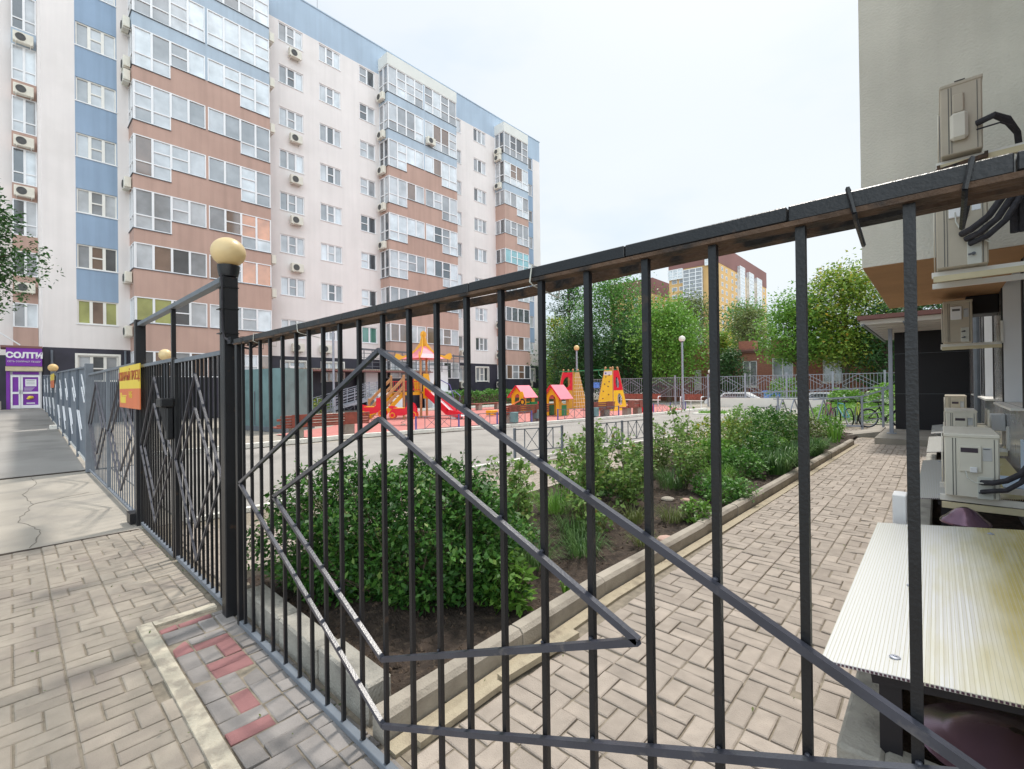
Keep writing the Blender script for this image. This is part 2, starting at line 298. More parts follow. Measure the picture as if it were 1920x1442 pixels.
def dup(root, loc, rz=0, label=None, group=None):
    kids = {}
    for o in COL.objects:
        if o.parent: kids.setdefault(o.parent.name, []).append(o)
    def cp(o, par):
        c = o.copy(); COL.objects.link(c)
        if par: c.parent = par
        for k in kids.get(o.name, []): cp(k, c)
        return c
    r = cp(root, None); r.location = loc; r.rotation_euler = (0,0,rz)
    if label: r['label'] = label
    if group: r['group'] = group
    return r
def text(name, s, m, parent, loc, size, ax=(1,0,0), upv=(0,0,1), align='CENTER', ext=.002, sx=1., bold=0.):
    cu_ = bpy.data.curves.new('t', 'FONT'); cu_.body = s; cu_.size = size; cu_.align_x = align; cu_.align_y = 'CENTER'; cu_.extrude = ext; cu_.offset = bold
    t = bpy.data.objects.new('t', cu_); me = bpy.data.meshes.new_from_object(t); bpy.data.objects.remove(t)
    a = Vector(ax).normalized(); u = Vector(upv).normalized(); n = a.cross(u)
    off = Vector((0,0,0)); p = parent
    while p is not None: off += p.location; p = p.parent
    mat_ = Matrix(((a.x*sx, u.x, n.x, loc[0]-off.x), (a.y*sx, u.y, n.y, loc[1]-off.y), (a.z*sx, u.z, n.z, loc[2]-off.z), (0,0,0,1)))
    me.transform(mat_); me.materials.append(m); o = bpy.data.objects.new(name, me); COL.objects.link(o); o.parent = parent
    return o

# ------------------------------------------------------------------ leaves
def leaves(name, P, size, m, parent, up=.5, aspect=.5, off=None, fold=.25):
    n = len(P); P = np.asarray(P, float)
    d = rng.normal(size=(n,3)); d[:,2] = d[:,2]*.6 - .1; d /= np.linalg.norm(d, axis=1)[:,None]
    nn = rng.normal(size=(n,3)); nn[:,2] += up*3; nn -= d*np.sum(nn*d, 1)[:,None]; nn /= np.linalg.norm(nn, axis=1)[:,None]
    s = np.cross(d, nn); L_ = (np.asarray(size)*(0.6+.8*rng.random(n)))[:,None] if np.ndim(size) == 0 else size[:,None]
    a = P; b = P + d*L_*.45 + s*L_*aspect*.5 + nn*L_*fold*.3; c = P + d*L_; e = P + d*L_*.45 - s*L_*aspect*.5 + nn*L_*fold*.3
    V = np.stack([a,b,c,e], 1).reshape(-1,3)
    if off is not None: V = V - np.array(off)
    me = bpy.data.meshes.new(name); me.vertices.add(4*n); me.vertices.foreach_set('co', V.ravel().astype(np.float32))
    me.loops.add(4*n); me.loops.foreach_set('vertex_index', np.arange(4*n, dtype=np.int32)); me.polygons.add(n)
    me.polygons.foreach_set('loop_start', np.arange(0,4*n,4,dtype=np.int32)); me.polygons.foreach_set('loop_total', np.full(n,4,dtype=np.int32))
    me.materials.append(m); me.update(); me.validate()
    o = bpy.data.objects.new(name, me); COL.objects.link(o)
    if parent is not None: o.parent = parent
    return o
def tree(name, label, x, y, h, r, m, n=7000, leaf=.3, z0=0, base=.25, shape='round', group='trees beyond the courtyard', trunk=.2, clump=.18, lean=0, seed=1, cat='tree'):
    rs = random.Random(seed); t = thing(name, label, cat, (x, y, z0), 0, group)
    tr = B(); top = h*.85
    tr.tube([(0,0,-.2), (lean*.3, 0, h*.3), (lean*.7, .1, h*.6), (lean, 0, top)], [trunk*1.2, trunk, trunk*.6, trunk*.15], 8)
    tips = []
    k = 46 if shape != 'column' else 36
    for i in range(k):
        f = base + (1-base)*((i+.5)/k)**.9; z = h*f
        if shape == 'round': q = math.sin(math.pi*min(1, .12+.88*(f-base)/(1-base)))**.55
        elif shape == 'cone': q = 1.05 - (f-base)/(1-base)
        elif shape == 'column': q = .5+.5*math.sin(math.pi*(f-base)/(1-base))
        else: q = .55+.45*math.sin(math.pi*(f-base)/(1-base)*.8)
        a = i*2.399+rs.random(); rr = r*q*(.55+.5*rs.random())
        z2 = z + (rs.random()-.3)*.08*h; p = Vector((lean*f+rr*math.cos(a), rr*math.sin(a), z2))
        s0 = Vector((lean*f*.8, 0, max(h*.12, z-rr*.6)))
        tr.tube([s0, s0.lerp(p, .5)+Vector((0,0,.03*h)), p], [trunk*.3, trunk*.18, .02], 5, cap=False); tips.append((p, q))
        tips.append((s0.lerp(p, .62), q))
    tr.build('trunk', M['bark'], t, local=True)
    P = []
    per = n//len(tips)
    for p, q in tips:
        cs = r*clump*2*(.6+.7*rs.random())
        c = rng.normal(size=(per,3))*np.array([cs, cs, cs*.62]); rad = np.linalg.norm(c, axis=1)[:,None]
        c = c*np.minimum(1, 1.6*cs/(rad+1e-6)); c[:,2] = np.where(c[:,2] < 0, c[:,2]*.6, c[:,2]); P.append(c+np.array(p))
    leaves('crown', np.concatenate(P), leaf, m, t)
    return t
def shrub(name, label, x, y, z0, rx, ry, h, m, n, leaf, seed=1, stems=14, group=None, cat='shrub', fill=.75, aspect=.5, up=.5, bottom=.05):
    rs = random.Random(seed); t = thing(name, label, cat, (x,y,z0), 0, group)
    s = B(); pts = []
    for i in range(stems):
        a = rs.random()*6.28; q = math.sqrt(rs.random()); p = Vector((rx*q*math.cos(a), ry*q*math.sin(a), h*(.6+.38*rs.random())))
        s.tube([(p.x*.15, p.y*.15, -.03), (p.x*.6, p.y*.6, h*.4), p], [.009, .006, .002], 4, cap=False)
    s.build('stem', M['stem'], t, local=True)
    u = rng.random((n,3)); a = u[:,0]*2*np.pi; zz_ = bottom+(1-bottom)*u[:,1]
    prof = np.sqrt(np.clip(1-((zz_-.45)/.62)**2, .05, 1)); q = (fill+(1-fill)*np.sqrt(u[:,2]))*prof
    q = q*(1+.16*np.sin(a*3+seed)+.12*np.sin(a*7+zz_*9+seed)+.10*np.sin(zz_*17+a*2))
    P = np.stack([rx*q*np.cos(a), ry*q*np.sin(a), h*zz_*(1+.10*np.sin(a*4+seed*2)+.05*np.sin(a*9))], 1)
    leaves('foliage', P, leaf, m, t, up=up, aspect=aspect)
    return t

# ================================================================== GROUND AND PAVING
b = B(); b.quad((-900,-500,-.05),(900,-500,-.05),(900,1200,-.05),(-900,1200,-.05)); struct(b, 'ground', M['ground'])
def ramp(x):
    return 0 if x > -12.4 else min(.80, (-12.4-x)*.0445)
b = B()                                             # concrete slab sidewalk left of the pavers, then asphalt climbing to the shop
xs = [-6.72, -9.5, -12.5]
b.add([(x, y, -.012) for x in xs for y in (-7, 1.3)], [(0,1,3,2),(2,3,5,4)]); struct(b, 'sidewalk_slab', M['slab'])
b = B(); xs = [-12.58, -15, -18, -21, -24, -27, -30, -31.4]
b.add([(x, y, ramp(x)-.005) for x in xs for y in (-7, 1.0)], [(2*i, 2*i+1, 2*i+3, 2*i+2) for i in range(len(xs)-1)]); struct(b, 'sidewalk', M['asphalt'])
b = B(); b.add([(x, y, ramp(x)-.003) for x in xs for y in (1.0, 1.9)]+[(x, 1.9, -.05) for x in xs], [(2*i, 2*i+1, 2*i+3, 2*i+2) for i in range(len(xs)-1)]+[(2*i+1, 16+i, 17+i, 2*i+3) for i in range(len(xs)-1)]); struct(b, 'sidewalk_edge', M['slab'])
b = B(); b.quad((-6.7,-6,-.0075),(6,-6,-.0075),(6,1.12,-.0075),(-6.7,1.12,-.0075)); struct(b, 'sidewalk_bed', M['sand'])
b = B()                                             # the two open joints of the slab
for x in (-6.71, -12.54): b.box(x-.03, x+.03, -7, .98, -.03, -.004)
struct(b, 'sidewalk_joint', M['soil'])
def brick_rows(bb, x0, x1, y0, y1, z, along='Y', skip=None, red=None, jit=.004, bw=.1, bl=.2, tilt=.006):
    """strips .3 wide: in each .2 row two stretchers across beside one brick along, side alternating"""
    u0, u1, v0, v1 = (x0, x1, y0, y1) if along == 'Y' else (y0, y1, x0, x1)
    i = 0; u = u0
    while u < u1-.02:
        off = random.random()*.2; v = v0-off; j = 0; 
        while v < v1:
            flip = (j+i) % 2
            cells = [(0, bl, 0, bw), (0, bl, bw, 2*bw), (bl, bl+bw, 0, 2*bw)] if flip else [(bw, bw+bl, 0, bw), (bw, bw+bl, bw, 2*bw), (0, bw, 0, 2*bw)]
            if random.random() < .12: cells = [(0, bw, 0, bl), (bw, 2*bw, 0, bl), (2*bw, 3*bw, 0, bl)]
            for a0, a1, c0, c1 in cells:
                U0, U1, V0, V1 = max(u+a0, u0), min(u+a1, u1), max(v+c0, v0), min(v+c1, v1)
                if U1-U0 < .03 or V1-V0 < .03: continue
                X0, X1, Y0, Y1 = (U0, U1, V0, V1) if along == 'Y' else (V0, V1, U0, U1)
                cx, cy = (X0+X1)/2, (Y0+Y1)/2
                if skip and skip(cx, cy): continue
                g = .0035+random.random()*.0025; e = .006
                h = [z+random.gauss(0, jit*.4)+random.gauss(0, tilt*.35) for _ in range(2)]
                sx, sy = random.gauss(0, tilt), random.gauss(0, tilt); hz = z+random.gauss(0, jit*.35)
                def zt(px_, py_): return hz+(px_-cx)*sx*2+(py_-cy)*sy*2
                o = [(X0+g, Y0+g), (X1-g, Y0+g), (X1-g, Y1-g), (X0+g, Y1-g)]; t_ = [(X0+g+e, Y0+g+e), (X1-g-e, Y0+g+e), (X1-g-e, Y1-g-e), (X0+g+e, Y1-g-e)]
                bb.mi = 1 if (red and red(cx, cy)) else 0
                bb.add([(p, q, z-.03) for p, q in o]+[(p, q, zt(p, q)-.004) for p, q in o]+[(p, q, zt(p, q)) for p, q in t_],
                       [(0,1,5,4),(1,2,6,5),(2,3,7,6),(3,0,4,7),(4,5,9,8),(5,6,10,9),(6,7,11,10),(7,4,8,11),(8,9,10,11)])
            v += 2*bw; j += 1
        u += 3*bw; i += 1
b = B(); brick_rows(b, -6.68, .9, -1.6, 1.0, .0, 'X', skip=lambda x, y: x > -3.92 and y > .56)
struct(b, 'sidewalk_pavers', M['paverbeige'], recalc=False)
b = B(); brick_rows(b, -3.78, .9, .645, 1.1, .0, 'X', red=lambda x, y: y < .95 and random.random() < .27, jit=.007, tilt=.018)
struct(b, 'sidewalk_border_pavers', [M['paverdark'], M['paverred']], recalc=False)
b = B(); b.box(-3.92, .9, .555, .635, -.03, .012); b.box(-3.92, -3.84, .64, 1.0, -.03, .012); struct(b, 'kerb_edging', M['oldpaint'])
# path beside the flower bed, strips parallel to it
b = B(); b.quad((-1.9, 1.125, -.009), (.9, 1.125, -.009), (.9, 19, -.009), (-1.6, 19, -.009)); struct(b, 'path_bed', M['sand'])
b = B(); brick_rows(b, -1.665, -.02, 1.12, 16.2, .0, 'Y', jit=.006, tilt=.014)
struct(b, 'path', M['paver'], recalc=False)
b = B(); brick_rows(b, -5.9, -4.2, 1.14, 17.6, .0, 'Y', jit=.003, skip=lambda x, y: x < -5.9+.045*(y-7) if y > 7 else False)
brick_rows(b, -4.2, -.1, 16.75, 19.2, .0, 'Y', jit=.003); brick_rows(b, -6.3, -4.2, -1.0+2.2, 1.6, .0, 'Y', jit=.003)
struct(b, 'path_courtyard', M['paver'], recalc=False)
b = B(); b.quad((-6.9, 1.1, -.02), (-1.8, 1.1, -.02), (-1.8, 26, -.02), (-6.0, 26, -.02)); struct(b, 'path_courtyard_bed', M['sand'])
# courtyard road, kerbs
b = B(); b.quad((-40, 1.3, -.03), (3, 1.3, -.03), (3, 60, -.03), (-40, 60, -.03)); struct(b, 'courtyard_paving', M['slab'])
b = B(); b.quad((-13.9, 1.4, -.012), (-6.6, 1.4, -.012), (-5.4, 19, -.012), (-11.4, 19, -.012)); b.quad((-11.4, 19, -.012), (-5.4, 19, -.012), (-3.4, 33, -.012), (-10.3, 33, -.012)); struct(b, 'road', M['asphalt'])
def kerbline(name, pts, w_, h, m):
    b = B()
    for p, q in zip(pts, pts[1:]):
        p, q = Vector((*p, h/2-.01)), Vector((*q, h/2-.01)); n = max(1, round((q-p).length/1.0))
        for i in range(n):
            a, c = p.lerp(q, i/n), p.lerp(q, (i+1)/n); d = (c-a).normalized()*.006
            b.beam(a+d, c-d, w_, h)
    return struct(b, name, m)
kerbline('kerb_far', [(-13.75, 2.0), (-13.75, 7.4), (-12.44, 12.3), (-11.79, 15.8), (-11.1, 20.1), (-10.75, 23.5), (-10.5, 29)], .2, .12, M['linewhite'])
kerbline('kerb_near', [(-6.6, 1.4), (-6.7, 4.5), (-6.5, 7.9), (-6.2, 9.4), (-5.95, 12.3), (-5.7, 14.3), (-5.4, 18)], .1, .05, M['linewhite'])
b = B()                                             # red rubber playground surface
poly = [(-13.62, 7.5), (-12.32, 12.3), (-11.68, 15.8), (-10.98, 20.1), (-10.63, 23.5), (-10.45, 27.5), (-13.6, 31), (-16, 35), (-20.5, 36), (-25.2, 31), (-25.4, 14), (-22, 11.8), (-18.5, 8.95), (-16.9, 6.2), (-14.6, 6.6)]
b.add([(x, y, -.004) for x, y in poly], [tuple(range(len(poly)))]); struct(b, 'playground_surface', M['rubber'])
kerbline('kerb_back', [(-26.0, 8), (-26.0, 37)], .25, .14, M['linewhite'])
# flower bed soil
nx, ny = 60, 300; x0, x1, y0, y1 = -4.22, -1.84, 1.27, 17.2
X, Y = np.meshgrid(np.linspace(0, 1, nx), np.linspace(y0, y1, ny), indexing='ij')
xl = np.interp(Y, [1.27, 17.2], [-4.15, -4.35]); xr = np.interp(Y, [1.27, 14.6, 17.2], [-1.9, -1.70, -1.72]); XX = xl+(xr-xl)*X
from mathutils import noise as mn
Z = np.array([[.035+.045*mn.noise(Vector((XX[i,j]*2.2, Y[i,j]*2.2, 1)))+.030*mn.noise(Vector((XX[i,j]*9, Y[i,j]*9, 3)))+.022*mn.noise(Vector((XX[i,j]*23, Y[i,j]*23, 5))) for j in range(ny)] for i in range(nx)])
b = B(); b.add([(XX[i,j], Y[i,j], Z[i,j]) for i in range(nx) for j in range(ny)], [(i*ny+j, (i+1)*ny+j, (i+1)*ny+j+1, i*ny+j+1) for i in range(nx-1) for j in range(ny-1)])
struct(b, 'soil', M['soil'], smooth=True)
b = B()                                             # clods and bark chips
for i in range(5200):
    y = 1.35+15.5*random.random()**1.9; x = random.uniform(-4.1, -1.93); s_ = random.uniform(.006, .02)*(1+.04*y); z = .03+.045*mn.noise(Vector((x*2.2, y*2.2, 1)))+.03*mn.noise(Vector((x*9, y*9, 3)))
    v = [(x+s_*random.uniform(.6,1.3)*c[0], y+s_*random.uniform(.6,1.3)*c[1], z+s_*random.uniform(.5,1.1)*c[2]) for c in ((1,0,0),(0,1,0),(-1,0,0),(0,-1,0),(0,0,1),(0,0,-1))]
    b.add(v, [(0,1,4),(1,2,4),(2,3,4),(3,0,4),(1,0,5),(2,1,5),(3,2,5),(0,3,5)])
tag(b.build('soil_clods', M['mulch'], recalc=False), 'loose crumbs and bark chips lying all over the dark flower bed soil', 'soil', kind='stuff')
# long precast kerb between bed and path
pts = [(-1.86, 1.10), (-1.895, 3.0), (-1.83, 5.0), (-1.76, 7.6), (-1.72, 10), (-1.66, 12.5), (-1.61, 14.4)]
t = thing('flower_bed_kerb', 'long low concrete kerb between the flower bed and the paver path', 'kerb', (-1.83, 1.1, 0))
def along(pts, s):
    for p, q in zip(pts, pts[1:]):
        L_ = math.dist(p, q)
        if s <= L_: return (p[0]+(q[0]-p[0])*s/L_, p[1]+(q[1]-p[1])*s/L_)
        s -= L_
    return pts[-1]
tot = sum(math.dist(p, q) for p, q in zip(pts, pts[1:])); n = 14
for i in range(n):
    a, c = along(pts, tot*i/n+.004), along(pts, tot*(i+1)/n-.004); dz = random.uniform(-.006, .006); b = B()
    prof = [(-.045, -.05), (.045, -.05), (.045, .10), (.022, .125), (-.045, .128)]
    d = Vector((c[0]-a[0], c[1]-a[1], 0)).normalized(); sd_ = Vector((d.y, -d.x, 0)); k = len(prof); ox = random.uniform(-.006, .006)
    V = [Vector((*e, 0))+sd_*(u+ox)+Vector((0,0,v+dz)) for e in (a, c) for u, v in prof]
    b.add(V, [tuple(range(k)), tuple(range(2*k-1, k-1, -1))]+[(j, (j+1)%k, (j+1)%k+k, j+k) for j in range(k)]); b.build('kerb_stone', M['kerb'], t)
b = B()
for p, q in zip(pts, pts[1:]): b.beam((p[0]+.105, p[1], -.01), (q[0]+.105, q[1], -.01), .085, .04)
struct(b, 'path_edging', M['strip'])
b = B(); b.beam((-1.72, 1.75, .02), (-1.655, 2.35, .045), .055, .035); b.beam((-1.70, 1.2, .01), (-1.70, 1.72, .02), .055, .03)
tag(b.build('loose_edging_strip', M['strip']), 'loose broken edging strip tilted up beside the concrete flower bed kerb', 'edging strip')
t = thing('concrete_block_row', 'low row of grey concrete blocks between the fence and the bush', 'concrete block', (-3.6, 1.18, 0))
for xa, xb in ((-3.62, -3.02), (-3.005, -2.5), (-2.49, -1.985)):
    b = B(); dz = random.uniform(-.008, .008); b.rbox(xa, xb, 1.115+dz, 1.255+dz, -.05, .165+dz, .012); b.build('block', M['concrete'], t)
kerbline('kerb_bed_back', [(-4.28, 1.3), (-4.42, 17)], .07, .08, M['kerb'])

# ================================================================== APARTMENT BUILDING
FX = -31.5; BX = -30.25; RF = 28.0
def bu(bb, face, pl, u0, u1, v0, v1, n0, n1):        # box in facade coordinates. F: looks +X, S: looks -Y
    if face == 'F': bb.box(pl+n0, pl+n1, u0, u1, v0, v1)
    elif face == 'W': bb.box(pl-n1, pl-n0, u0, u1, v0, v1)
    else: bb.box(u0, u1, pl-n1, pl-n0, v0, v1)
def glazing(parent, name, face, pl, cells, d=.06, fr=.055, fm=None, styles=None):
    """cells: (u0,u1,v0,v1,[transom heights],style)"""
    f = B(); g = B()
    for u0, u1, v0, v1, tr, st in cells:
        bu(f, face, pl, u0, u0+fr, v0, v1, -.05, d); bu(f, face, pl, u1-fr, u1, v0, v1, -.05, d)
        bu(f, face, pl, u0+fr, u1-fr, v0, v0+fr, -.05, d); bu(f, face, pl, u0+fr, u1-fr, v1-fr, v1, -.05, d)
        for tz in tr: bu(f, face, pl, u0+fr, u1-fr, tz-.03, tz+.03, -.05, d-.005)
        zs = [v0]+list(tr)+[v1]
        for a, c in zip(zs, zs[1:]):
            g.mi = st if not isinstance(st, (list, tuple)) else st[min(len(st)-1, zs.index(a))]
            if face == 'F': g.quad((pl, u0+.02, a+.01), (pl, u1-.02, a+.01), (pl, u1-.02, c-.01), (pl, u0+.02, c-.01))
            elif face == 'W': g.quad((pl, u1-.02, a+.01), (pl, u0+.02, a+.01), (pl, u0+.02, c-.01), (pl, u1-.02, c-.01))
            else: g.quad((u0+.02, pl, a+.01), (u1-.02, pl, a+.01), (u1-.02, pl, c-.01), (u0+.02, pl, c-.01))
    o = f.build(name, fm or M['pvc'], parent); g.build('pane', G, o, recalc=False); return o
apt = thing('apartment_building', 'nine storey apartment building in cream, pale blue and brown plaster with glazed balconies', 'building', (-38, 20, 0))
def ztop(k): return 3.39+2.794*k
cols = [('A', 2.27, 3.82, 3), ('B', 12.0, 13.58, 3), ('C', 14.7, 16.27, 3), ('D', 17.76, 19.04, 2), ('E', 26.45, 27.75, 2), ('F', 29.3, 30.88, 3), ('H', 36.5, 37.76, 2)]
holes = []
for n_, a, c, k_ in cols:
    for k in range(9):
        if n_ == 'D' and k == 0: continue
        zt = ztop(k); holes.append((a, c, zt-(1.30 if k == 0 else 1.21), zt, n_, k, k_))
def cmat(y, z):
    if z < 3.74: return 3
    if z > 25.82 and y > 4.3: return 1
    if 2.24 < y < 3.85 and z > 6.18: return 2
    if 36.6 < y < 37.82 and z > 6.18: return 2
    return 0
ys = sorted({1.06, 39.0, 2.24, 3.85, 4.3, 36.6, 37.82}|{h[0] for h in holes}|{h[1] for h in holes})
zs = sorted({0, 3.74, 6.18, 25.82, RF}|{h[2] for h in holes}|{h[3] for h in holes})
b = B()
for a, c in zip(ys, ys[1:]):
    for d, e in zip(zs, zs[1:]):
        my, mz = (a+c)/2, (d+e)/2
        if any(h[0] < my < h[1] and h[2] < mz < h[3] for h in holes): continue
        b.mi = cmat(my, mz); b.quad((FX, a, d), (FX, c, d), (FX, c, e), (FX, a, e))
for h in holes:
    y0_, y1_, z0_, z1_ = h[:4]; b.mi = cmat((y0_+y1_)/2, z0_+.01) if z1_ > 3.8 else 3; x_ = FX-.16
    b.quad((FX,y0_,z0_),(x_,y0_,z0_),(x_,y0_,z1_),(FX,y0_,z1_)); b.quad((x_,y1_,z0_),(FX,y1_,z0_),(FX,y1_,z1_),(x_,y1_,z1_))
    b.quad((FX,y0_,z0_),(FX,y1_,z0_),(x_,y1_,z0_),(x_,y0_,z0_)); b.quad((x_,y0_,z1_),(x_,y1_,z1_),(FX,y1_,z1_),(FX,y0_,z1_))
b.mi = 0
b.quad((-45,1.06,3.74),(FX,1.06,3.74),(FX,1.06,RF),(-45,1.06,RF)); b.quad((FX,39,0),(-45,39,0),(-45,39,RF),(FX,39,RF)); b.quad((-45,39,0),(-45,1.06,0),(-45,1.06,RF),(-45,39,RF))
b.mi = 3; b.quad((-45,1.06,0),(FX,1.06,0),(FX,1.06,3.74),(-45,1.06,3.74))
b.build('wall', [M['plaster'], M['blue'], M['stripe'], M['plinth']], apt, recalc=False)
b = B(); b.box(-45.05, FX+.05, 1.0, 39.06, RF, RF+.07); b.build('roof', M['blue'], apt)
b = B(); b.box(-33, -32.98, 15.3, 15.32, RF+.07, 30.2); b.box(-34, -33.98, 11.0, 11.02, RF+.07, 29.4); b.build('antenna', M['metaltrim'], apt)
pr = random.Random(3)
for y0_, y1_, z0_, z1_, n_, k, nc in holes:
    cells = []; W = y1_-y0_
    for i in range(nc):
        u0, u1 = y0_+W*i/nc, y0_+W*(i+1)/nc
        if n_ == 'A' and k == 1: st = [5, 3, 5][i]
        elif n_ == 'D' and k == 1: st = 8
        elif n_ == 'A': st = pr.choice([7, 7, 1, 1, 0, 3] if k < 4 else [7, 7, 7, 1])
        elif n_ in 'BC': st = pr.choice([2, 2, 7, 7, 1]) if i != 1 else pr.choice([0, 1, 1, 7])
        elif k == 0: st = pr.choice([0, 1, 7])
        else: st = pr.choice([1, 1, 7, 2, 0])
        tr = [z0_+(z1_-z0_)*.5] if (nc == 3 and i == 1 and pr.random() < .8) or (nc == 2 and i == 0 and pr.random() < .8) else []
        cells.append((u0, u1, z0_, z1_, tr, st))
    o = glazing(apt, 'window', 'F', FX-.11, cells, fr=.06, fm=M['pvcwarm'] if (n_ == 'A' or k == 0) else M['pvc'])
    s_ = B(); s_.box(FX-.1, FX+.045, y0_-.03, y1_+.03, z0_-.03, z0_+.012); s_.build('sill', M['pvc'] if k else M['pvcwarm'], o)
    if k == 0:
        s_ = B(); s_.box(FX+.003, FX+.02, y0_-.1, y0_, z0_-.1, z1_+.1); s_.box(FX+.003, FX+.02, y1_, y1_+.1, z0_-.1, z1_+.1); s_.box(FX+.003, FX+.02, y0_, y1_, z1_, z1_+.1); s_.build('surround', M['pvcwarm'], o)
def gtop(k): return 3.65+2.8*k
def stylefor(k, bay, half):
    return pr.choice([7, 7, 1, 2, 1] if k > 2 else [7, 1, 0, 1, 3])
special = {(1, 1, 6): [2, 2, 2, 2], (1, 0, 6): [2, 1, 1, 2], (1, 1, 7): [2, 2, 2, 2], (1, 1, 3): [1, 3, 4, 4], (1, 1, 2): [3, 1, 4, 4], (1, 0, 1): [5, 5, 0, 7], (1, 1, 1): [2, 1, 1, 2], (1, 0, 5): [7, 7, 7, 1], (1, 0, 2): [7, 3, 0, 1], (1, 0, 4): [3, 7, 7, 7],
           (2, 0, 4): [2, 2, 2, 2], (2, 0, 3): [7, 7, 1, 1], (2, 1, 7): [7, 3, 3, 7], (2, 0, 7): [7, 1, 1, 2], (2, 0, 6): [7, 2, 2, 2], (2, 1, 6): [2, 3, 2, 2], (2, 1, 4): [2, 0, 1, 2], (2, 1, 3): [2, 0, 0, 2], (3, 0, 8): [1, 0, 0, 1], (3, 0, 7): [2, 3, 3, 2], (3, 0, 4): [6, 6, 6, 6], (2, 0, 5): [7, 7, 3, 7]}
bays = [(1, 4.32, 10.97, (7.54, 7.66)), (2, 19.38, 26.15, (22.67, 22.80)), (3, 32.1, 35.6, None)]
for bi, ya, yb, div in bays:
    cpb = B(); halves = [(ya, div[0]), (div[1], yb)] if div else [(ya, yb)]
    for k in range(9):
        zt = gtop(k); zb_next = gtop(k+1)
        ext = []
        for hi, (u0, u1) in enumerate(halves):
            W = (u1-u0)/4; cells = []
            for i in range(4):
                if k >= 7: full = True
                elif k >= 3: full = (i < 2 and hi == 0 and bi != 3) or (i >= 2 and (hi == 1 or bi == 3))
                else: full = False
                z0_ = zt-2.06 if full else zt-1.34
                if k == 0: z0_ = 2.3
                st = special.get((bi, hi, k), None); s0 = st[i] if st else stylefor(k, bi, hi)
                lo = zt-1.34
                if full:
                    tr = [lo]; s1 = s0; s0l = [pr.choice([1, 7, 2, s0]) if s0 != 2 else 2, s0]; 
                    if pr.random() < .25: tr = [lo, lo+.68]; s0l.append(s0)
                    cells.append((u0+W*i, u0+W*(i+1), z0_, zt, tr, s0l))
                else:
                    tr = [(z0_+zt)/2] if (i in (1, 2) and pr.random() < .45) else []
                    cells.append((u0+W*i, u0+W*(i+1), z0_, zt, tr, s0))
                ext.append((u0+W*i, u0+W*(i+1), z0_, zt))
            glazing(apt, 'balcony_glazing', 'F', BX-.06, cells, fr=.05)
        zl = ext[0][2]                                # side glazing follows the first cell
        sc_ = [(FX+.01+.62*i, FX+.01+.62*(i+1)-.02, zl, zt, [zt-1.34] if zt-zl > 1.6 else [], pr.choice([1, 7, 0])) for i in range(2)]
        glazing(apt, 'balcony_glazing', 'S', ya+.06, sc_, fr=.05)
        # solid part below each cell, down to the next glazing top
        zlow = gtop(k-1) if k else .0
        for u0, u1, z0_, zt_ in ext:
            pass
        # outline of the solid band of this floor, stepped where the glazing steps; extruded back to the wall
        if k:
            top = []
            for u0, u1, z0_, zt_ in ext: top += [(u0, z0_), (u1, z0_)]
            if div:
                top = [p for u0, u1, z0_, zt_ in ext[:4] for p in ((u0, z0_), (u1, z0_))]+[(div[0], zt), (div[1], zt)]+[p for u0, u1, z0_, zt_ in ext[4:] for p in ((u0, z0_), (u1, z0_))]
            prof = [(ya, zlow)]
            for p in top:
                if prof[-1] != p: prof.append(p)
            prof.append((yb, zlow)); w_ = B(); w_.prism(prof, BX, FX, 'X')
            if k == 6 and div: pq = B(); pq.box(BX-.01, BX+.003, div[0], div[1], zt-1.34, zt); pq.build('balcony_pier', M['paleblue'], apt)
            wo = w_.build('balcony_wall', M['brown'] if k < 7 else M['paleblue'], apt)
            trm = B(); pz = None
            trm.box(FX, BX+.04, ya-.05, ya-.002, zl-.035, zl-.004)
            for u0, u1, z0_, zt_ in ext: trm.box(BX+.002, BX+.05, u0 if u0 != ya else ya-.05, u1, z0_-.035, z0_-.004)
            trm.build('sill', M['metaltrim'], wo)
        elif div: w_ = B(); w_.box(FX, BX-.02, div[0], div[1], 2.3, zt); w_.build('balcony_pier', M['brown'], apt)
        if k == 0:
            pb = B(); pb.box(FX, BX-.02, ya, yb, 0, 2.3); pb.build('plinth', M['plinth'], apt)
    cpb.box(FX, BX+.03, ya-.03, yb+.03, gtop(8), gtop(8)+.88)
    cpb.build('bay_cap', M['cap'], apt)
# set-back left section with its balconies
sx = -36.5; b = B(); b.quad((sx-.6,-14,0),(sx-.6,1.06,0),(sx-.6,1.06,27),(sx-.6,-14,27)); b.mi = 1; b.quad((sx-.59,-14,0),(sx-.59,1.06,0),(sx-.59,1.06,3.6),(sx-.59,-14,3.6))
b.build('wall', [M['plaster'], M['plinth']], apt, recalc=False)
for k in range(1, 9):
    zt = gtop(k); b = B(); b.box(sx-.58, sx, .10, 1.05, gtop(k-1)-.02+ (0 if k < 7 else 0), zt-(1.34 if k < 3 else 1.95)); b.build('balcony_wall', M['brown'] if k < 7 else M['paleblue'], apt)
    lo = zt-(1.34 if k < 3 else 1.95)
    glazing(apt, 'balcony_glazing', 'F', sx-.04, [(.11, .58, lo, zt-.02, [zt-1.34] if k >= 3 else [], pr.choice([7, 1, 0])), (.58, 1.05, lo, zt-.02, [zt-1.34] if k >= 3 else [], pr.choice([7, 1, 2]))], fr=.05)
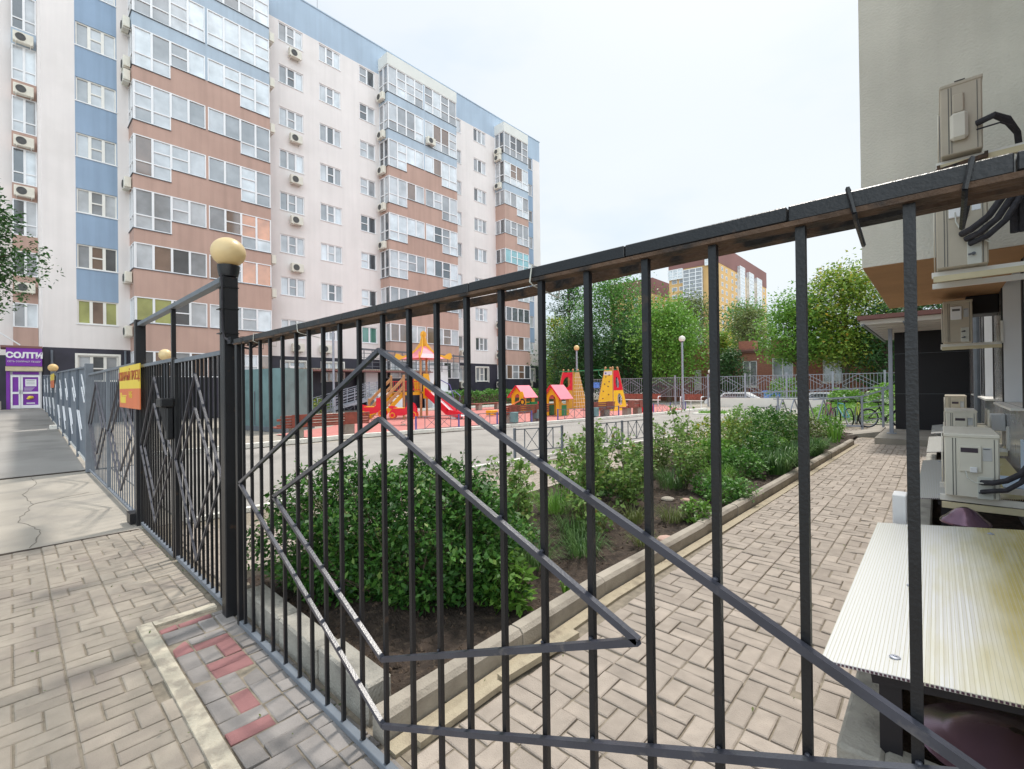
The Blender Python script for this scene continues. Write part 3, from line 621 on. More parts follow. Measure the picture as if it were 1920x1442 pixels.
# drain and entrance group of the building
b = B(); b.tube([(FX+.07, 1.35, 0), (FX+.07, 1.35, 3.6)], .05, 8); b.tube([(FX+.07, 4.1, 0), (FX+.07, 4.1, 3.7)], .05, 8); b.build('downpipe', M['greypaint'], apt)
e = B(); e.box(FX+.02, -29.0, 12.3, 22.4, 2.72, 2.80); eo = e.build('entrance_canopy', M['brownclad'], apt)
e = B()
for i in range(60): e.tube([(-29.0, 12.4+i*.165, 2.83), (FX+.1, 12.4+i*.165, 2.95)], .05, 5)
e.build('corrugated_sheet', M['sheetroof'], eo)
e = B()
for y in np.arange(16.6, 26.2, .62): e.beam((-29.2, y, 2.8), (-29.2, y, 4.25), .045)
for z in (3.1, 3.4, 3.7, 4.0): e.beam((-29.2, 16.4, z), (-29.2, 26.0, z-.1), .035)
e.beam((-29.2, 16.2, 4.28), (-29.2, 26.1, 4.1), .1, .12)
e.build('lattice', M['metaltrim'], eo)
e = B(); e.box(FX+.03, -30.9, 17.2, 19.2, .9, 2.7); e.build('door_recess', M['darkwall'], apt)
for nm, q in (('entrance_door', (-30.85, -30.6, 17.5, 18.5, .7, 2.75)), ('porch_wall', (-29.6, -28.6, 17.0, 19.4, -.02, 1.25)), ('porch_wall', (-29.6, -28.6, 22.0, 24.1, -.02, 1.3)), ('porch_wall', (-30.2, -29.4, 22.3, 24.2, 1.3, 3.3))):
    e = B(); e.box(*q); e.build(nm, M['white'], apt)
rp = thing('entrance_ramp', 'grey steel ramp with sloping handrails climbing to the building entrance', 'ramp', (-28.6, 12.9, 0))
e = B(); e.add([(-28.9,12.6,.02),(-27.9,12.6,.02),(-27.9,16.9,1.05),(-28.9,16.9,1.05),(-28.9,12.6,-.05),(-27.9,12.6,-.05),(-27.9,16.9,.85),(-28.9,16.9,.85)], [(0,1,2,3),(7,6,5,4),(0,4,5,1),(1,5,6,2),(2,6,7,3),(3,7,4,0)]); e.build('deck', M['steel'], rp)
for x in (-28.9, -27.9):
    e = B()
    for q in range(6): e.beam((x, 12.7+q*.82, .02+q*.2), (x, 12.7+q*.82, 1.0+q*.2), .05)
    for h in (.3, .5, .7, .95): e.beam((x, 12.7, h), (x, 16.85, h+1.03), .035)
    e.build('handrail', M['steel'], rp)

# ---- outdoor air conditioners of the apartment building
def ac_small(label, facing, group='air conditioners on the apartment building'):
    t = thing('air_conditioner', label, 'air conditioner', (0,0,0), 0, group)
    b = B(); b.rbox(-.39, .39, 0, .29, 0, .54, .02); b.build('body', M['acwhite'], t, local=True)
    b = B(); b.torus((-.1, -.012, .27), .19, .014, 'Y', 20, 5)
    for r in (.13, .07): b.torus((-.1, -.01, .27), r, .008, 'Y', 16, 4)
    b.lathe([(.001, -.005), (.185, -.004)], (-.1, 0, .27), 20, 'Y'); b.build('fan_grille', M['acgrille'], t, local=True)
    b = B()
    for x in (-.28, .28): b.beam((x, -.03, -.03), (x, .42, -.03), .035); b.beam((x, .42, -.03), (x, .42, .3), .035)
    b.build('bracket', M['pvcwarm'], t, local=True)
    return t
proto = ac_small('', None)
first = [True]
def put_ac(x, y, z, rz, label):
    if first[0]: o = proto; first[0] = False; o.location = (x, y, z); o.rotation_euler = (0, 0, rz); o['label'] = label
    else: o = dup(proto, (x, y, z), rz, label)
    return o
FL = {0: 'ground', 1: 'second', 2: 'third', 3: 'fourth', 4: 'fifth', 5: 'sixth', 6: 'seventh', 7: 'eighth', 8: 'top'}
for z, k in ((23.85, 8), (18.2, 6), (15.45, 5), (12.75, 4), (9.6, 3), (4.3, 1)): put_ac(FX+.42, 12.95, z-.25, R(90), 'air conditioner under the %s floor window right of the nearest balcony stack' % FL[k])
put_ac(FX+.42, 14.85, 4.05, R(90), 'white air conditioner under a second floor window near a plinth corner lamp post')
for z, k in ((20.6, 'eighth'), (18.55, 'upper seventh'), (17.85, 'lower seventh'), (12.3, 'fifth'), (7.4, 'third'), (4.6, 'second')): put_ac(-30.95, 4.0, z-.2, 0, 'air conditioner on the left flank of the nearest balcony stack at the %s floor' % k)
for z, k in ((23.6, 8), (20.76, 7), (17.9, 6), (9.67, 3), (7.57, 2)): put_ac(-30.75, 11.32, z-.25, R(180), 'dark backed air conditioner on the right flank of the nearest balcony stack, %s floor' % FL[k])
for z, k in ((23.7, 8), (20.8, 7), (18.1, 6), (15.3, 5), (12.4, 4)): put_ac(-30.9, 19.05, z-.27, 0, 'air conditioner on the left flank of the middle balcony stack, %s floor' % FL[k])
put_ac(BX+.4, 23.2, 21.25, R(90), 'air conditioner on the front of the middle balcony stack beside brown blinds')
for z, k in ((24.1, 'upper top'), (23.5, 'lower top'), (20.8, 'eighth'), (7.4, 'third'), (4.5, 'second'), (1.7, 'ground')): put_ac(-30.9, 31.75, z-.2, 0, 'air conditioner on the left flank of the farthest balcony stack at the %s floor' % k)
put_ac(FX+.42, 36.5, 4.2, R(90), 'air conditioner right of the farthest balcony stack above the dark plinth')
put_ac(FX+.42, 36.6, 1.5, R(90), 'air conditioner on the dark plinth at the far corner of the building')
for y, z, k in ((28.2, 8.9, 'third'), (28.2, 4.3, 'second'), (28.1, 1.5, 'ground')): put_ac(FX+.42, y-.6, z, R(90), 'air conditioner in the gap right of the middle balcony stack, %s floor' % k)
for z, k in ((20.9, 'eighth'), (18.1, 'seventh'), (15.3, 'sixth'), (12.6, 'fifth'), (7.4, 'third')): put_ac(sx+.42, .55, z-.45, R(90), 'air conditioner on the set-back balcony at the far left, %s floor' % k)

# ================================================================== SHOP AT THE LEFT END
t = thing('shop_entrance', 'small white glazed shop entrance with purple sign and purple door posters', 'shop entrance', (-31.3, .45, .8))
b = B(); b.box(-32.5, -31.25, -.30, 1.02, .80, 3.32); b.build('wall', M['white'], t)
b = B(); b.box(-31.25, -31.02, -.30, 1.04, 2.78, 3.62); so_ = b.build('sign_board', M['purple'], t)
text('lettering', 'СОЛТИ', M['white'], so_, (-31.008, .38, 3.27), .34, (0,1,0), ext=.006, sx=1.12, bold=.02)
text('lettering', 'СЕТЬ СОЛЯНЫХ ПЕЩЕР', M['white'], so_, (-31.008, .37, 2.99), .105, (0,1,0), ext=.003)
b = B(); b.box(-31.25, -31.05, -.32, 1.05, 2.56, 2.77); b.build('cream_band', M['cream'], t)
b = B(); b.box(-31.25, -31.16, -.30, -.16, .8, 2.55); b.build('side_panel', M['purple'], t)
b = B(); b.box(-31.24, -31.2, -.06, .92, 2.40, 2.53); b.build('transom_panel', M['purple'], t)
for ya_, yb_, po in ((-.14, .22, 0), (.24, .96, 1)):
    d = B()
    for q in ((ya_, ya_+.07), (yb_-.07, yb_)): d.box(-31.245, -31.17, q[0], q[1], .84, 2.36)
    for q in ((.84, .98), (1.50, 1.60), (2.28, 2.36)): d.box(-31.245, -31.17, ya_+.07, yb_-.07, *q)
    do = d.build('door', M['pvc'], t)
    g = B(); g.box(-31.23, -31.2, ya_+.07, yb_-.07, .98, 1.5); g.box(-31.23, -31.2, ya_+.07, yb_-.07, 1.6, 2.28); g.build('pane', M['purple'], do)
    h = B(); h.tube([(-31.15, ya_+.035 if po else yb_-.035, 1.5), (-31.15, ya_+.035 if po else yb_-.035, 1.7)], .012, 6); h.build('handle', M['steel'], do)
    if po:
        g = B(); g.box(-31.198, -31.19, ya_+.16, yb_-.14, 1.85, 2.18); g.build('notice', M['white'], do)
        for i in range(4):
            g = B(); g.box(-31.198, -31.19, ya_+.12, yb_-.2-.04*i, 1.78-.04*i, 1.792-.04*i); g.build('notice_line', M['white'], do)
        for i in range(3):
            g = B(); g.box(-31.189, -31.186, ya_+.2, yb_-.2, 2.12-.08*i, 2.135-.08*i); g.build('notice_line', M['greypaint'], do)
        g = B(); g.sphere((-31.19, .6, 1.33), .13, 14, 8, .6); g.sphere((-31.19, .52, 1.28), .08, 10, 6, .6); g.build('emblem', M['yellowboard'], do)
        g = B(); g.box(-31.195, -31.185, ya_+.2, yb_-.2, 1.04, 1.09); g.build('caption_bar', M['white'], do)
b = B(); b.box(-32.6, -31.0, -.5, 1.06, 3.62, 3.72); b.build('roof', M['brownclad'], t)
b = B(); b.box(-31.4, -30.2, -.6, 1.0, .60, .79); b.box(-31.35, -30.9, -.55, -.30, .79, 1.18); struct(b, 'shop_step', M['slab'])
t.scale = (1, .86, 1); t.location.y = .50
b = B(); b.beam((-30.9, -.45, 3.72), (-30.9, -.45, 4.6), .05); b.beam((-30.9, -.42, 4.35), (-31.0, .3, 3.75), .05); tag(b.build('steel_bracket', M['white']), 'white angled steel bracket standing on the shop roof at far left', 'bracket')

# ================================================================== FENCES AND GATE
FY = 1.04
def diamond(parent, cx, outer, inner, y=1.018, s=.018, cz=.955, clip=None):
    o = B()
    P = [(cx-outer, cz), (cx, cz+.77), (cx+outer, cz), (cx, cz-.757)]
    for i in range(4): o.beam((P[i][0], y, P[i][1]), (P[(i+1)%4][0], y, P[(i+1)%4][1]), s, s, (0,1,0))
    o.build('outer_diamond', M['diam'], parent)
    o = B(); P = [(cx-inner, cz), (cx, cz+.49), (cx+inner, cz), (cx, cz-.487)]
    for i in range(4): o.beam((P[i][0], y-.001, P[i][1]), (P[(i+1)%4][0], y-.001, P[(i+1)%4][1]), s, s, (0,1,0))
    o.build('inner_diamond', M['diam'], parent)
nf = thing('metal_fence', 'near black metal fence panel with nested diamond bars in front of the flower bed', 'fence', (-1.7, FY, 0))
bx = [-.032, -.193, -.357, -.515, -.678, -.84, -1.001, -1.163, -1.32, -1.491, -1.682, -1.872, -2.047, -2.209, -2.37, -2.527, -2.714, -2.895, -3.06, -3.22, -3.37, .13, .292, .455, .62]
b0 = B(); b0.box(-.0085, .0085, FY-.0085, FY+.0085, .03, 1.875)
for i, x in enumerate(bx):
    b = B(); r = random.uniform(-.0035, .0035)
    b.beam((x, FY, .03), (x+r, FY+random.uniform(-.002, .002), 1.875), .0165, .0165, (0,1,0)); b.build('bar', M['black'], nf)
# top rail in sections with welded seams
xr = [-3.49, -3.02, -2.72, -2.38, -1.99, -1.69, -1.13, -.56, -.21, .09, .75]
b = B()
for p, q in zip(xr, xr[1:]): b.rbox(p+.0015, q-.0015, FY-.021, FY+.021, 1.882+random.uniform(-.0012,.0012), 1.912, .002)
b.build('top_rail', M['black'], nf)
b = B(); b.box(-3.49, .75, FY-.021, FY+.021, 1.872, 1.8815); b.build('rail_underside', M['blackrust'], nf)
b = B(); Q_ = [(-3.46, FY+.07, 1.884), (-1.7, FY+.08, 1.876), (-1.0, FY+.085, 1.870), (-.45, FY+.07, 1.880), (.75, FY+.05, 1.888)]
for q0, q1 in zip(Q_, Q_[1:]): b.beam(q0, q1, .034, .024)
b.build('rear_pipe', M['blackrust'], nf)
b = B(); b.rbox(-3.47, .75, FY-.018, FY+.018, .0, .03, .003); b.build('bottom_rail', M['greypaint'], nf)
b = B(); b.rbox(-3.475, -3.435, FY-.02, FY+.02, .0, 1.873, .003); b.build('end_post', M['black'], nf)
for x in (-3.32, -3.1, -2.45, -.86, -.105, .035):      # wire ties round the two rails
    b = B(); dx = random.uniform(-.012, .012); b.tube([(x, FY-.026, 1.87), (x+dx, FY-.026, 1.916), (x+dx, FY+.03, 1.918), (x+dx, FY+.11, 1.885), (x, FY+.11, 1.842), (x, FY-.01, 1.862), (x, FY-.026, 1.87)], .0022 if x < -.2 else .004, 5)
    b.build('wire_tie', M['cable'] if x in (-.86, -3.1, -2.45) else M['black'], nf)
b = B()
for z, q in ((.95, -3.388), ): pass
diamond(nf, -1.67, 1.72, 1.135, cz=.955)
for i, x in enumerate(bx):                            # weld beads where bars meet the bottom rail
    b = B(); b.sphere((x+random.uniform(-.004, .004), FY-.009, .031), .0065, 8, 5, .6)
    if -3.3 < x < .1:
        for f, o_ in ((1.72, .77), (1.135, .49)):
            u = abs(x+1.67)/f
            if u < 1:
                for sgn in (1, -1):
                    z_ = .955+sgn*(1-u)*(o_ if sgn > 0 else o_*.985); b.sphere((x+random.uniform(-.003, .003), FY-.012, z_+random.choice([-.011, .011])), random.uniform(.0045, .007), 7, 5, .8)
    b.build('weld_bead', M['diam'], nf)
# lamp post at the gate
lp = thing('lamp_post', 'black square gate post topped by a large cream globe lamp', 'lamp post', (-3.64, FY, 0))
b = B(); b.rbox(-3.70, -3.605, FY-.047, FY+.047, 0, 2.36, .006); po_ = b.build('post', M['black'], lp)
b = B(); b.lathe([(.001, 2.36), (.058, 2.362), (.066, 2.40), (.07, 2.44), (.001, 2.441)], (-3.65, FY, 0), 20); b.build('collar', M['black'], lp, smooth=True)
b = B(); b.sphere((-3.65, FY, 2.535), .109, 32, 20, .93); b.build('lamp_globe', M['globe'], lp, smooth=True)
b = B(); b.tube([(-3.60, FY-.06, 2.37), (-3.60, FY-.055, 2.30), (-3.602, FY-.056, 2.1), (-3.598, FY-.055, 1.98), (-3.585, FY-.05, 1.93), (-3.53, FY-.02, 1.89), (-3.47, FY+.02, 1.86), (-3.40, FY+.05, 1.845), (-3.3, FY+.07, 1.87)], .007, 8)
b.build('cable', M['foam'], lp)
b = B()
for z in (2.28, 2.13, 1.96): b.box(-3.704, -3.598, FY-.064, FY+.05, z, z+.006)
b.build('strap', M['black'], lp)
b = B(); b.box(-3.60, -3.52, FY-.03, FY+.03, 1.885, 1.93); b.build('bracket', M['black'], lp)
gfr = thing('gate_portal', 'dark steel gate portal with a high crossbar and left post', 'gate frame', (-5.3, FY, 0))
b = B(); b.rbox(-7.0, -6.90, FY-.05, FY+.05, -.02, 2.41, .004); b.build('post', M['black'], gfr)
b = B(); b.rbox(-6.9, -3.70, FY-.03, FY+.03, 2.335, 2.375, .003); b.build('crossbar', M['greypaint'], gfr)
b = B(); b.box(-5.30, -5.265, FY-.017, FY+.017, 1.86, 2.334); b.build('upright', M['black'], gfr)
b = B(); b.box(-7.22, -7.0, FY-.1, FY-.03, 0, .12); b.build('stop_block', M['black'], gfr)
def gate_leaf(label, xa, xb, zt, z0, n):
    t = thing('gate_leaf', label, 'gate', (xa, FY, 0), 0, 'gate leaves')
    for x in (xa, xb-.04): b = B(); b.rbox(x, x+.04, FY-.022, FY+.022, z0, zt, .003); b.build('stile', M['black'], t)
    for z in (z0, zt-.032): b = B(); b.box(xa+.04, xb-.04, FY-.02, FY+.02, z, z+.032); b.build('rail', M['greypaint'], t)
    for i in range(1, n):
        x = xa+.02+(xb-xa-.04)*i/n; b = B(); b.box(x-.0085, x+.0085, FY-.0085, FY+.0085, z0+.03, zt-.03); b.build('bar', M['black'], t)
    c = (xa+xb)/2; diamond(t, c, (xb-xa)/2-.04, (xb-xa)/2*.66, y=FY-.02, s=.016, cz=(zt+z0)/2)
    return t
g1 = gate_leaf('right gate leaf of black bars with nested diamonds beside the globe lamp post', -5.19, -3.735, 1.855, .02, 12)
g2 = gate_leaf('left gate leaf of black bars between its middle stile and the left post', -6.88, -5.24, 1.875, .01, 13)
b = B(); b.rbox(-5.34, -5.14, FY-.13, FY-.03, 1.42, 1.50, .01); b.rbox(-5.27, -5.17, FY-.08, FY-.025, 1.12, 1.42, .01); b.beam((-5.24, FY-.1, 1.45), (-5.22, FY-.05, 1.2), .05); b.build('lock_box', M['black'], g2)
# bar fence left of the gate
t = thing('metal_fence', 'grey metal bar fence left of the gate carrying a yellow and orange sign', 'fence', (-9.5, FY, 0))
for x in (-12.30,): b = B(); b.rbox(x, x+.14, FY-.06, FY+.06, 0, 2.12, .004); b.build('post', M['greypaint'], t)
b = B(); b.rbox(-9.65, -9.61, FY-.02, FY+.02, .02, 1.9, .003); b.build('post', M['greypaint'], t)
for xa, xb in ((-12.16, -9.65), (-9.61, -7.0)):
    b = B(); b.box(xa, xb, FY-.02, FY+.02, 1.885, 1.92); b.build('top_rail', M['greypaint'], t); b = B(); b.box(xa, xb, FY-.02, FY+.02, .03, .06); b.build('bottom_rail', M['greypaint'], t)
    b = B(); n = 14
    for i in range(1, n): x = xa+(xb-xa)*i/n; b.box(x-.006, x+.006, FY-.006, FY+.006, .06, 1.885)
    b.build('bars', M['greypaint'], t); diamond(t, (xa+xb)/2, 1.2, .8, cz=.96, s=.022)
sg = thing('warning_sign', 'yellow and orange sign reading about a fire lane, beside the left gate post', 'sign', (-7.4, FY+.03, 1.4))
b = B(); b.box(-8.04, -6.62, FY-.055, FY-.045, 1.60, 1.885); q = b.build('yellow_half', M['yellowboard'], sg)
text('lettering', 'ПОЖАРНЫЙ ПРОЕЗД', M['darkred'], q, (-7.33, FY-.058, 1.75), .155, ext=.001, sx=.92)
b = B(); b.box(-8.04, -6.62, FY-.055, FY-.045, 1.36, 1.60); q = b.build('orange_half', M['orangeboard'], sg)
b = B(); b.box(-7.95, -7.55, FY-.058, FY-.055, 1.42, 1.50); b.box(-7.95, -7.86, FY-.058, FY-.055, 1.50, 1.55); b.box(-7.8, -7.5, FY-.058, FY-.055, 1.505, 1.52); b.build('lorry_pictogram', M['yellowboard'], q)
text('lettering', 'НАБ', M['yellowboard'], q, (-7.2, FY-.058, 1.52), .11, ext=.001)
# sheet clad fence stretches towards the shop
def sheet(label, xa, xb, za, zb, ta, tb, n, m):
    t = thing('sheet_fence', label, 'fence', (xb, FY, za))
    b = B(); b.add([(xa, FY+.012, za), (xb, FY+.012, zb), (xb, FY+.012, tb), (xa, FY+.012, ta), (xa, FY+.02, za), (xb, FY+.02, zb), (xb, FY+.02, tb), (xa, FY+.02, ta)], [(0,1,2,3),(7,6,5,4),(0,4,5,1),(1,5,6,2),(2,6,7,3),(3,7,4,0)]); b.build('sheet', m, t)
    b = B(); b.beam((xa, FY, ta), (xb, FY, tb), .05, .04); b.build('top_rail', M['greypaint'], t)
    b = B(); b.beam((xa, FY, za+.02), (xb, FY, zb+.02), .03, .03); b.build('bottom_rail', M['pvcwarm'], t)
    for i in range(n+1):
        x = xa+(xb-xa)*i/n; z_ = za+(zb-za)*i/n; tt = ta+(tb-ta)*i/n
        b = B(); b.box(x-.03, x+.03, FY-.035, FY+.005, z_-.3, tt); b.build('post', m, t)
    for i in range(n):
        x0_, x1_ = xa+(xb-xa)*i/n, xa+(xb-xa)*(i+1)/n; c = (x0_+x1_)/2; zc = (za+zb+ta+tb)/4; hw = abs(x1_-x0_)/2
        for s1, s2, f in ((0, .62, 1), (0, .62, .64)):
            b = B()
            b.beam((c-hw*.02, FY-.02, zc+.74*f), (c+hw*.72*f, FY-.02, zc+.74*f-.5*f), .02, .02, (0,1,0)); b.beam((c-hw*.95*f, FY-.02, zc-.04), (c-hw*.15*f, FY-.02, zc-.66*f), .02, .02, (0,1,0)); b.build('trim_bar', M['white'], t)
    return t
sheet('blue grey sheet metal fence with short white diagonal trims, beyond the barred stretch', -20.9, -12.3, .42, .1, 2.2, 2.06, 4, M['bluegrey'])
sheet('far dark blue sheet fence by the shop with short diagonal trims', -30.6, -21.3, .72, .42, 2.35, 2.12, 4, M['bluegrey'])
b = B(); b.box(-21.2, -20.95, FY-.2, FY+.1, .3, .5); struct(b, 'kerb_stub', M['linewhite'])
t = thing('lamp_post', 'short fence post with a yellow globe lamp near the shop', 'lamp post', (-25, FY, .5))
b = B(); b.box(-25.12, -24.7, FY, FY+.14, .5, 2.36); b.build('post', M['greypaint'], t)
b = B(); b.sphere((-24.9, FY+.06, 2.5), .15, 16, 10); b.build('lamp_globe', M['yellowglobe'], t, smooth=True)
t = thing('lamp_post', 'dark post with a small cream globe just right of the left gate post, seen past the fence', 'lamp post', (-7.2, 1.5, 0))
t['label'] = 'small cream globe on a dark pole right behind the left gate post'
b = B(); b.tube([(-15.7, 2.9, 0), (-15.7, 2.9, 2.42)], .04, 8); b.build('post', M['greypaint'], t)
b = B(); b.sphere((-15.7, 2.9, 2.56), .16, 16, 10); b.build('lamp_globe', M['globe'], t, smooth=True)
t = thing('warning_sign', 'tiny yellow and orange sign on the distant fence near the shop', 'sign', (-22.8, FY, 1.7))
b = B(); b.box(-23.8, -21.9, FY-.06, FY-.05, 1.98, 2.2); b.build('yellow_half', M['yellowboard'], t); b = B(); b.box(-23.8, -21.9, FY-.06, FY-.05, 1.72, 1.98); b.build('orange_half', M['orangeboard'], t)

# ================================================================== FAR SIDE OF THE COURTYARD
b = B(); b.box(-11.9, 6, 33.42, 33.75, -.05, .60); tag(b.build('retaining_wall', M['pvcwarm']), 'low cream plastered retaining wall under the distant barred fence', 'wall')
ff = thing('metal_fence', 'distant long grey barred fence with diamonds on the low cream wall', 'fence', (-10, 33.6, .6))
px_ = [-21.6, -19.2, -16.8, -14.4, -12.0, -9.55, -7.1, -4.65, -2.2, .25]
for x in px_:
    b = B(); b.box(x-.05, x+.05, 33.55, 33.65, 0, 2.25); b.build('post', M['steel'], ff)
for p, q in zip(px_, px_[1:]):
    b = B(); z0_ = .65
    for z in (z0_, 2.06): b = B(); b.box(p+.05, q-.05, 33.58, 33.62, z, z+.035); b.build('rail', M['steel'], ff)
    b = B()
    for i in range(1, 15): x = p+(q-p)*i/15; b.box(x-.011, x+.011, 33.589, 33.611, z0_+.035, 2.06)
    b.build('bars', M['steel'], ff); c = (p+q)/2
    for o_, h_ in ((1.12, .68), (.75, .44)):
        b = B(); P = [(c-o_, 1.37), (c, 1.37+h_), (c+o_, 1.37), (c, 1.37-h_)]
        for i in range(4): b.beam((P[i][0], 33.57, P[i][1]), (P[(i+1)%4][0], 33.57, P[(i+1)%4][1]), .024, .024, (0,1,0))
        b.build('diamond', M['steel'], ff)
def globe_lamp(label, x, y, h, m, pr_=.05, r=.17, pm=None):
    t = thing('lamp_post', label, 'lamp post', (x, y, 0), 0, None)
    b = B(); b.tube([(0,0,0), (0,0,1.0)], pr_*1.5, 10); b.tube([(0,0,1.0), (0,0,h-.12)], pr_, 10); b.build('post', pm or M['steel'], t, local=True)
    b = B(); b.sphere((0,0,h+.04), r, 18, 12); b.build('lamp_globe', m, t, local=True, smooth=True)
    b = B(); b.lathe([(pr_, h-.18), (r*.62, h-.12), (r*.6, h-.08)], n=14); b.build('collar', M['metaltrim'], t, local=True)
    return t
globe_lamp('tall grey lamp post with white globe at the playground corner, right of the climbing frame', -11.2, 27.2, 4.25, M['whiteglobe'], .06, .19)
globe_lamp('pale lamp post with cream globe behind the climbing frame', -21.24, 30.74, 4.55, M['yellowglobe'], .07, .22)
globe_lamp('tall grey lamp post seen between fence bars left of the slide tower', -27.6, 13.6, 5.7, M['yellowglobe'], .07, .22)
globe_lamp('short white globe lamp rising on the distant barred fence', -11.95, 33.9, 2.42, M['whiteglobe'], .04, .15)

# brick building, tall blocks
bb = thing('brick_building', 'low red brick building with white framed windows behind the distant fence', 'building', (-10, 46, 0))
hol = [(-13.0, -11.8, 1.3, 3.6), (-10.6, -9.0, 1.6, 3.75), (-10.9, -9.6, -.5, 1.0), (-6.9, -5.3, 1.6, 3.75), (-3.4, -2.2, 1.6, 3.75)]
b = B()
ys_ = sorted({-14.4, 2.0}|{h[0] for h in hol}|{h[1] for h in hol}); zs_ = sorted({-.6, 4.45}|{h[2] for h in hol}|{h[3] for h in hol})
for a, c in zip(ys_, ys_[1:]):
    for d, e in zip(zs_, zs_[1:]):
        if not any(h[0] < (a+c)/2 < h[1] and h[2] < (d+e)/2 < h[3] for h in hol): b.quad((a, 45, d), (c, 45, d), (c, 45, e), (a, 45, e))
b.box(-14.4, 2, 45.3, 55, -.6, 4.44); b.build('wall', M['brick'], bb, recalc=False)
for a, c, d, e in hol:
    f = B()
    for q in ((a, a+.08), (c-.08, c), ((a+c)/2-.05, (a+c)/2+.05)): f.box(q[0], q[1], 45.05, 45.15, d, e)
    for q in ((d, d+.08), (e-.08, e)): f.box(a+.08, c-.08, 45.05, 45.15, *q)
    o = f.build('window', M['pvc'], bb); g = B(); g.box(a+.01, c-.01, 45.12, 45.14, d+.01, e-.01); g.build('pane', G[1] if random.random() < .5 else G[7], o)
    s_ = B(); s_.box(a-.1, c+.1, 44.85, 45.04, d-.1, d-.01); s_.build('sill', M['pvcwarm'], o)
b = B(); b.box(-14.6, 2.2, 44.75, 55.2, 4.45, 4.62); b.box(-14.5, 2.1, 44.85, 55.1, 4.3, 4.449); b.build('cornice', M['brownclad'], bb)
for x in (-13.6, -10.9): b = B(); b.box(x, x+1.3, 46.0, 47.2, 4.63, 5.5); b.build('chimney', M['brick'], bb)
b2 = thing('brick_building', 'taller red brick wing partly hidden by trees left of the low brick building', 'building', (-19, 46, 0))
b = B(); b.box(-21.5, -15.8, 44.2, 54, -.5, 5.1); b.build('wall', M['brick'], b2); b = B(); b.box(-21.6, -15.7, 44.1, 54.1, 5.1, 5.25); b.build('roof', M['brownclad'], b2)
b = B(); b.box(-17.0, -16.4, 44.1, 44.19, 1.0, 2.9); o = b.build('window', M['pvc'], b2)
def cladtower(label, x0, x1, y0, y1, h, band, nw, fl, strips=()):
    t = thing('apartment_tower', label, 'building', ((x0+x1)/2, (y0+y1)/2, 0), 0)
    b = B(); b.box(x0, x1, y0, y1, 0, h-band); b.build('wall', M['yellowclad'], t)
    b = B(); b.box(x0-.15, x1+.15, y0-.15, y1+.15, h-band, h); b.build('upper_wall', M['brownclad'], t)
    c = 0
    for k in range(fl):
        z = h-band-2.6-3*k
        for y in nw[0]:
            if c < 95: w_ = B(); w_.box(x1+.01, x1+.12, y, y+2.0, z, z+1.6); o = w_.build('window', M['pvc'], t); g = B(); g.box(x1+.12, x1+.14, y+.15, y+1.85, z+.15, z+1.45); g.build('pane', G[1], o); c += 1
        for x in nw[1]:
            if c < 95: w_ = B(); w_.box(x, x+2.2, y0-.12, y0-.01, z, z+1.6); o = w_.build('window', M['pvc'], t); g = B(); g.box(x+.15, x+2.05, y0-.14, y0-.12, z+.15, z+1.45); g.build('pane', G[1], o); c += 1
    for face, a, c_, z0_, z1_, mm in strips:
        s_ = B(); f = B(); n = max(2, round((c_-a)/2.2)); m_ = round((z1_-z0_)/1.5)
        if face == 'X':
            s_.box(x1, x1+1.2, a, c_, z0_, z1_)
            for i in range(n+1): y = a+(c_-a)*i/n; f.box(x1+1.2, x1+1.32, y-.12, y+.12, z0_, z1_)
            for i in range(m_+1): z = z0_+(z1_-z0_)*i/m_; f.box(x1+1.2, x1+1.30, a, c_, z-.12, z+.12)
        else:
            s_.box(a, c_, y0-1.2, y0, z0_, z1_)
            for i in range(n+1): x = a+(c_-a)*i/n; f.box(x-.12, x+.12, y0-1.32, y0-1.2, z0_, z1_)
            for i in range(m_+1): z = z0_+(z1_-z0_)*i/m_; f.box(a, c_, y0-1.30, y0-1.2, z-.12, z+.12)
        o = s_.build('glazed_bay', mm, t); f.build('frame', M['pvc'], o)
    return t
cladtower('tall yellow and brown apartment tower with glazed bays rising above the trees', -81.4, -61.56, 185.3, 252.5, 55.9, 7.5, ([188, 193, 200, 205, 212, 224, 236, 247], [-80.2, -77.2, -64.6]), 9,
          [('X', 207.5, 214, 8, 51, G[2]), ('X', 220, 227, 8, 50.5, G[2]), ('X', 232, 240, 8, 50, G[2]), ('Y', -75, -67.5, 8, 47.5, G[1]), ('Y', -81.3, -75.3, 44.5, 48.4, G[2]), ('Y', -66.3, -62, 48.0, 50.5, G[2])])
cladtower('farther yellow apartment block with brown top left of the tall tower', -128, -104, 217, 262, 55, 8, ([220, 226, 232, 240, 248, 256], [-126, -120, -114, -108]), 8, [])

# parked car and van roofs behind the low wall
def car(label, x, y, m, rz=0, van=False):
    t = thing('parked_car', label, 'car', (x, y, -.62), rz)
    H_ = 1.5 if not van else 2.0
    prof = [(-2.1,.35),(-2.15,.8),(-2.0,.95),(-1.2,1.0),(-.65,H_),(.9,H_),(1.7,1.02),(2.1,.9),(2.15,.35)]
    b = B(); b.prism(prof, -.85, .85, 'Y'); b.build('body', m, t, local=True)
    for s in (-.86, .86):
        b = B(); b.prism([(-1.0,1.02),(-.58,H_-.1),(.8,H_-.1),(1.35,1.02)], s-.01, s+.01, 'Y'); b.build('side_window', G[0], t, local=True)
    for x_ in (-1.35, 1.35):
        for y_ in (-.8, .8): b = B(); b.lathe([(.001,-.1),(.32,-.1),(.32,.1),(.001,.1)], (x_, y_, .32), 20, 'Y'); b.build('wheel', M['rubbertyre'], t, local=True)
    return t
car('white car behind the low wall, only its roof showing', -12.0, 39.5, M['white'], .1)
car('second white car farther right behind the barred fence', -6.0, 39.8, M['white'], -.1)
